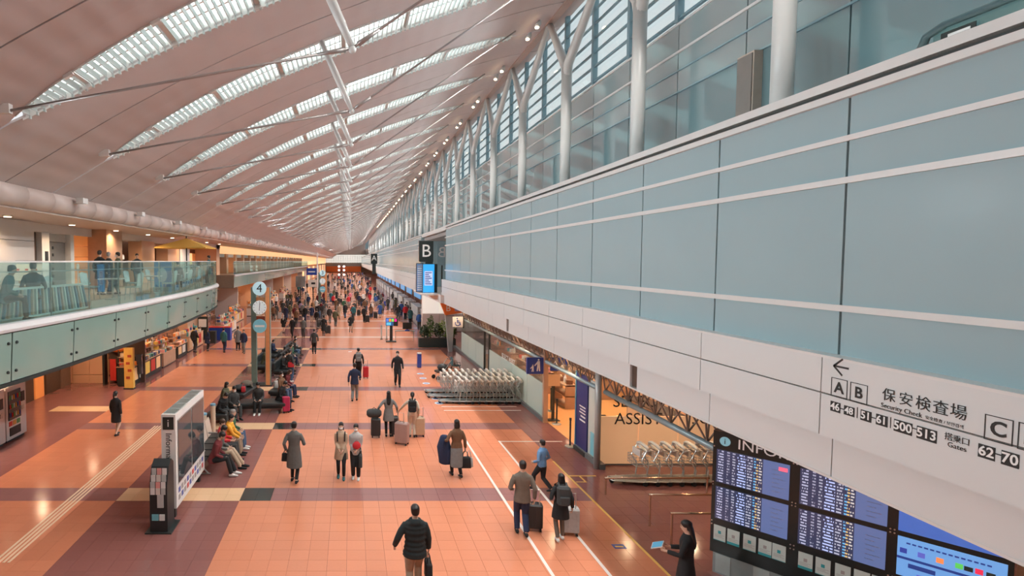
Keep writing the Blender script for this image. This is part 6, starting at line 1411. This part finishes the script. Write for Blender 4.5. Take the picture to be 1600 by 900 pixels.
# ---- people on the balcony
def bperson(label, px, Y, rz, **kw): 
    x = (px - CX) / F * (Y * CP); kw.setdefault('fine', False); o = person(label, (x, Y, 0), rz, **kw); o.location.z = 4.86; return o
bperson('seated man from behind in a black sweater at the near balcony table', 50, 13.4, R(200), sit=True, seat=.46, top=('jacket','black'), lean=.2, armL=(.2, -.3, 1.1), armR=(.2, -.3, 1.1), fine=True)
bperson('person in a dark green coat cut by the frame edge on the balcony', 4, 12.0, R(120), h=1.6, sit=True, seat=.46, top=('jacket','teal'), lean=.3, armL=(.2, -.3, 1.1), armR=(.2, -.3, 1.1))
bperson('tall man in a black coat standing with a companion on the balcony', 156, 21.6, R(170), h=1.76, top=('coat','black')); bperson('person in a dark coat with grey hair standing beside the tall man upstairs', 170, 21.9, R(150), h=1.7, top=('coat','charcoal'), hair=('short','grey')); bperson('person in an olive coat standing right of the pair upstairs', 184, 22.2, R(-60), h=1.7, top=('jacket','olive'), mask=True)
bperson('man in black standing behind the blue poster upstairs', 214, 26.5, R(30), h=1.7, top=('jacket','black')); bperson('woman in pink seated beyond the blue poster', 253, 26.2, R(160), h=1.65, sit=True, seat=.46, top=('jacket','pink'), hair=('long','black'), fem=True); bperson('person in olive grey seated near the parasol', 278, 27.2, R(190), h=1.72, sit=True, seat=.46, top=('jacket','taupe'))
bperson('person in teal standing at the far turn of the balcony', 326, 31.3, R(-70), h=1.66, top=('coat','teal')); bperson('person in white seated under the parasol', 310, 30.2, R(140), h=1.65, sit=True, seat=.46, top=('jacket','white'), hair=('bob','black'))
# ---- finalise: turn the modifier results into plain meshes
def finalize():
    bpy.context.view_layer.update(); dg = bpy.context.evaluated_depsgraph_get(); res = []
    txt = [o for o in COL.objects if o.type == 'FONT']
    for o, fg in PEND:
        me = bpy.data.meshes.new_from_object(o.evaluated_get(dg)); res.append((o, me, fg))
    for o in txt: res.append((o, bpy.data.meshes.new_from_object(o.evaluated_get(dg)), 'T'))
    for o, me, fg in res:
        if fg == 'T':
            n = link(o.name, me, o.parent, None); n.matrix_local = o.matrix_local.copy(); nm = o.name; o.name = 'old'; n.name = nm; bpy.data.objects.remove(o); continue
        o.modifiers.clear()
        if fg is not None:
            bm = bmesh.new(); bm.from_mesh(me); t2 = fg.mesh('fingers', SKIN); bm.from_mesh(t2); bm.to_mesh(me); bm.free()
        if fg is not None or o.name.split('.')[0] != 'body' or True: me.shade_smooth()
        o.data = me
    PEND.clear()
# crowd prototypes (moved to their first place, then copied)
def proto(**kw):
    kw.setdefault('fine', False); return person('prototype', (0, -60, 0), 0, **kw)
PR = [proto(top=('jacket','black'), stride=.5), proto(top=('coat','navy'), stride=.35, side=-1), proto(top=('jacket','grey'), mask=True, stride=.6), proto(fem=True, h=1.6, top=('coat','beige'), bottom=('skinny','black'), hair=('long','black'), stride=.4), proto(fem=True, h=1.58, top=('shirt','cream'), bottom=('longskirt','grey'), hair=('bob','black'), stride=.3),
      proto(top=('puffer','olive'), stride=.15, armR=(.25, -.2, 1.0)), proto(top=('long','charcoal'), bottom=('skinny','black'), stride=.45, armL=(.3, .1, .9)), proto(fem=True, h=1.62, top=('puffer','maroon'), hair=('pony','brown'), stride=.5, armR=(.28, .12, .92)), proto(h=1.72, top=('jacket','denim'), hat='black', stride=.1), proto(fem=True, h=1.56, top=('dress','black'), bottom=('none','black'), hair=('long','brown'), stride=.3)]
finalize()
def recolor(root, ctop, cbot, hairc=None):
    for ch in root.children:
        n = ch.name.split('.')[0]
        m = C[ctop] if n in ('jacket', 'coat', 'long_coat', 'puffer_jacket', 'shirt', 'dress') else C[cbot] if n in ('trousers', 'skirt') else HAIRM[hairc] if (n == 'hair' and hairc) else None
        if m: ch.material_slots[0].link = 'OBJECT'; ch.material_slots[0].material = m
used = set(); first = set()
def walker(x, y, pi, ctop, cbot, rz, label, group, hc=None):
    r = PR[pi]
    if pi not in first: first.add(pi); r.location = (x, y, 0); r.rotation_euler = (0, 0, rz); r['label'] = label; r['group'] = group; o = r
    else: o = dup(r, (x, y, 0), rz, label, group)
    FRESH.append((o, ctop, cbot, hc)); return o
FRESH = []
GAR = {0:'jacket',1:'coat',2:'jacket and white mask',3:'coat and long hair',4:'top and long skirt',5:'padded jacket',6:'long coat',7:'padded jacket and ponytail',8:'jacket and black cap',9:'dress and long hair'}
MID = [(432,499,1,'charcoal','lightgrey',1),(447,503,6,'navy','black',1),(467,478,0,'charcoal','black',1),(457,527,2,'black','black',0),(474,528,2,'midgrey','charcoal',0),(463,508,7,'brown','charcoal',1),(477,503,5,'black','navy',0),(487,502,1,'navy','beige',1),(495,511,0,'black','charcoal',1),
 (506,525,6,'black','black',1),(515,505,5,'charcoal','grey',1),(524,510,5,'olive','midgrey',1),(537.5,488,0,'green','denim',1),(548,519,3,'black','khaki',0),(569,504,0,'black','black',1),(561,478,0,'navy','charcoal',1),(547,472,7,'pink','black',1),(526,470,6,'black','charcoal',1),(517,473,8,'teal','denim',0),(501,480,1,'grey','black',1),
 (482,480,5,'navy','midgrey',1),(578,472,0,'navy','black',1),(581,492,4,'white','grey',1),(451,473,7,'orange','black',1),(455,475,0,'olive','charcoal',1),(462,470,6,'taupe','black',1),(606,485,2,'charcoal','black',0),(613,487,6,'lightgrey','black',0),(627,495,8,'blue','navy',1),(622,498,0,'black','charcoal',0),(641,507,1,'teal','black',1),(655,516,0,'blue','charcoal',1),(668,516,8,'blue','black',1),
 (324,549,3,'navy','black',1),(304,550,5,'black','charcoal',1),(350,551,0,'teal','navy',1),(372,548,1,'grey','black',1),(381,552,7,'navy','grey',0),(440,486,9,'brown','black',0),(489,490,3,'camel','black',0),(509,494,8,'midgrey','black',1),(533,476,4,'cream','black',1),(571,488,5,'charcoal','denim',0),(590,478,2,'navy','grey',0),(598,492,3,'taupe','black',0),(556,470,1,'black','denim',1),(470,492,4,'lilac','black',1),(498,498,2,'black','denim',0),(425,490,3,'grey','navy',1),(443,520,9,'black','black',1)]
PLACE = ['left of the middle aisle', 'in the middle aisle', 'right of the middle aisle']
for i, (px, py, pi, a, b, back) in enumerate(MID):
    p = W(px, py); base = f'traveller seen from {"behind" if back else "the front"} in a {a} {GAR[pi]}, {b} below'
    lab = base
    if lab in used: lab = base + ', ' + PLACE[0 if px < 480 else 1 if px < 560 else 2]
    used.add(lab); walker(p.x, p.y, pi, a, b, (PI if back else 0) + random.uniform(-.35, .35), lab, 'travellers in the middle distance', 'grey' if i % 9 == 4 else None)
rc = random.Random(11); tops = ['black','charcoal','navy','grey','midgrey','olive','brown','beige','black','navy','charcoal','teal','white','red','lightgrey','camel','maroon','blue']
far = []
tries = 0
while len(far) < 165 and tries < 9000:
    tries += 1
    y = 56 + 180 * rc.random() ** 1.7; x = rc.uniform(-10.2, 6.4)
    if all((x - q[0]) ** 2 + ((y - q[1]) * .8) ** 2 > .5 for q in far) and not (-4 < x < -1.9 and 61 < y < 63.5) and not any(abs(y - 54 - 7*s - 2.1) < 2.6 and x < -9.6 for s in range(7)): far.append((x, y))
ct_ = {}
for x, y in sorted(far, key=lambda q: q[1]):
    pi, a_, b_, bk_ = rc.randrange(10), rc.choice(tops), rc.choice(['black','charcoal','navy','denim','grey','beige']), rc.random() < .55
    key = (pi, a_, b_, bk_); ct_[key] = ct_.get(key, 0) + 1
    zone = 'by the stalls' if x < -6 else 'left walkway' if x < -2.5 else 'middle aisle' if x < 1.8 else 'check-in side'
    walker(x, y, pi, a_, b_, (PI if bk_ else 0) + rc.uniform(-.6, .6), f'tiny far walker, {"back" if bk_ else "front"} view, {a_} {GAR[pi]}, {b_} below, {zone}', 'walkers crowding the far part of the hall')
for o, a, b, hc in FRESH: recolor(o, a, b, hc)
LUG = [(512.5, 522, CHK, 'black suitcase behind the long black coat walker'), (602, 479, SIGNBLUE, 'tall blue suitcase standing in the middle aisle'), (580, 496, C['denim'], 'denim blue suitcase right of the middle aisle'), (437, 499, C['lightgrey'], 'grey suitcase left of the middle aisle'), (544, 476, C['grey'], 'grey suitcase further up the middle aisle'), (574, 504, CHK, 'small black cabin case beside the lone walker in black')]
for px, py, m, l in LUG: p = W(px, py); suitcase(p.x + (.0 if py > 480 else 0), p.y, .1, m, l, .42, .28, .66)
suit0 = None
for i, (x, y) in enumerate(far[::7]):
    if suit0 is None: suit0 = suitcase(x + .5, y, .2, CHK, 'dark suitcase among the tiny far walkers', .4, .26, .62, grp='suitcases among the far walkers')
    else: dup(suit0, (x + .5, y, 0), .2 * i)
p = W(500, 513); t = thing('luggage_trolley', 'loaded luggage trolley in the middle aisle behind the walkers', 'trolley', tuple(p)); MB().box((-.3, -.4, .12), (.3, .4, .16)).build('deck', STEEL, t); MB().tube([(-.3, -.4, .15), (-.3, -.45, 1.0), (.3, -.45, 1.0), (.3, -.4, .15)], .02, 6).build('handle', STEEL, t)
MB().rbox((0, -.05, .36), (.5, .55, .4), .05).build('case', C['charcoal'], t); MB().rbox((0, 0, .70), (.46, .5, .28), .05).build('case', C['midgrey'], t)
for s in (-.26, .26): MB().tube([(s - .02, -.32, .06), (s + .02, -.32, .06)], .06, 8, (0,1,0)).build('wheel', RUBBER, t); MB().tube([(s - .02, .32, .06), (s + .02, .32, .06)], .06, 8, (0,1,0)).build('wheel', RUBBER, t)
for o in COL.objects:
    if 'hands' in o: del o['hands']
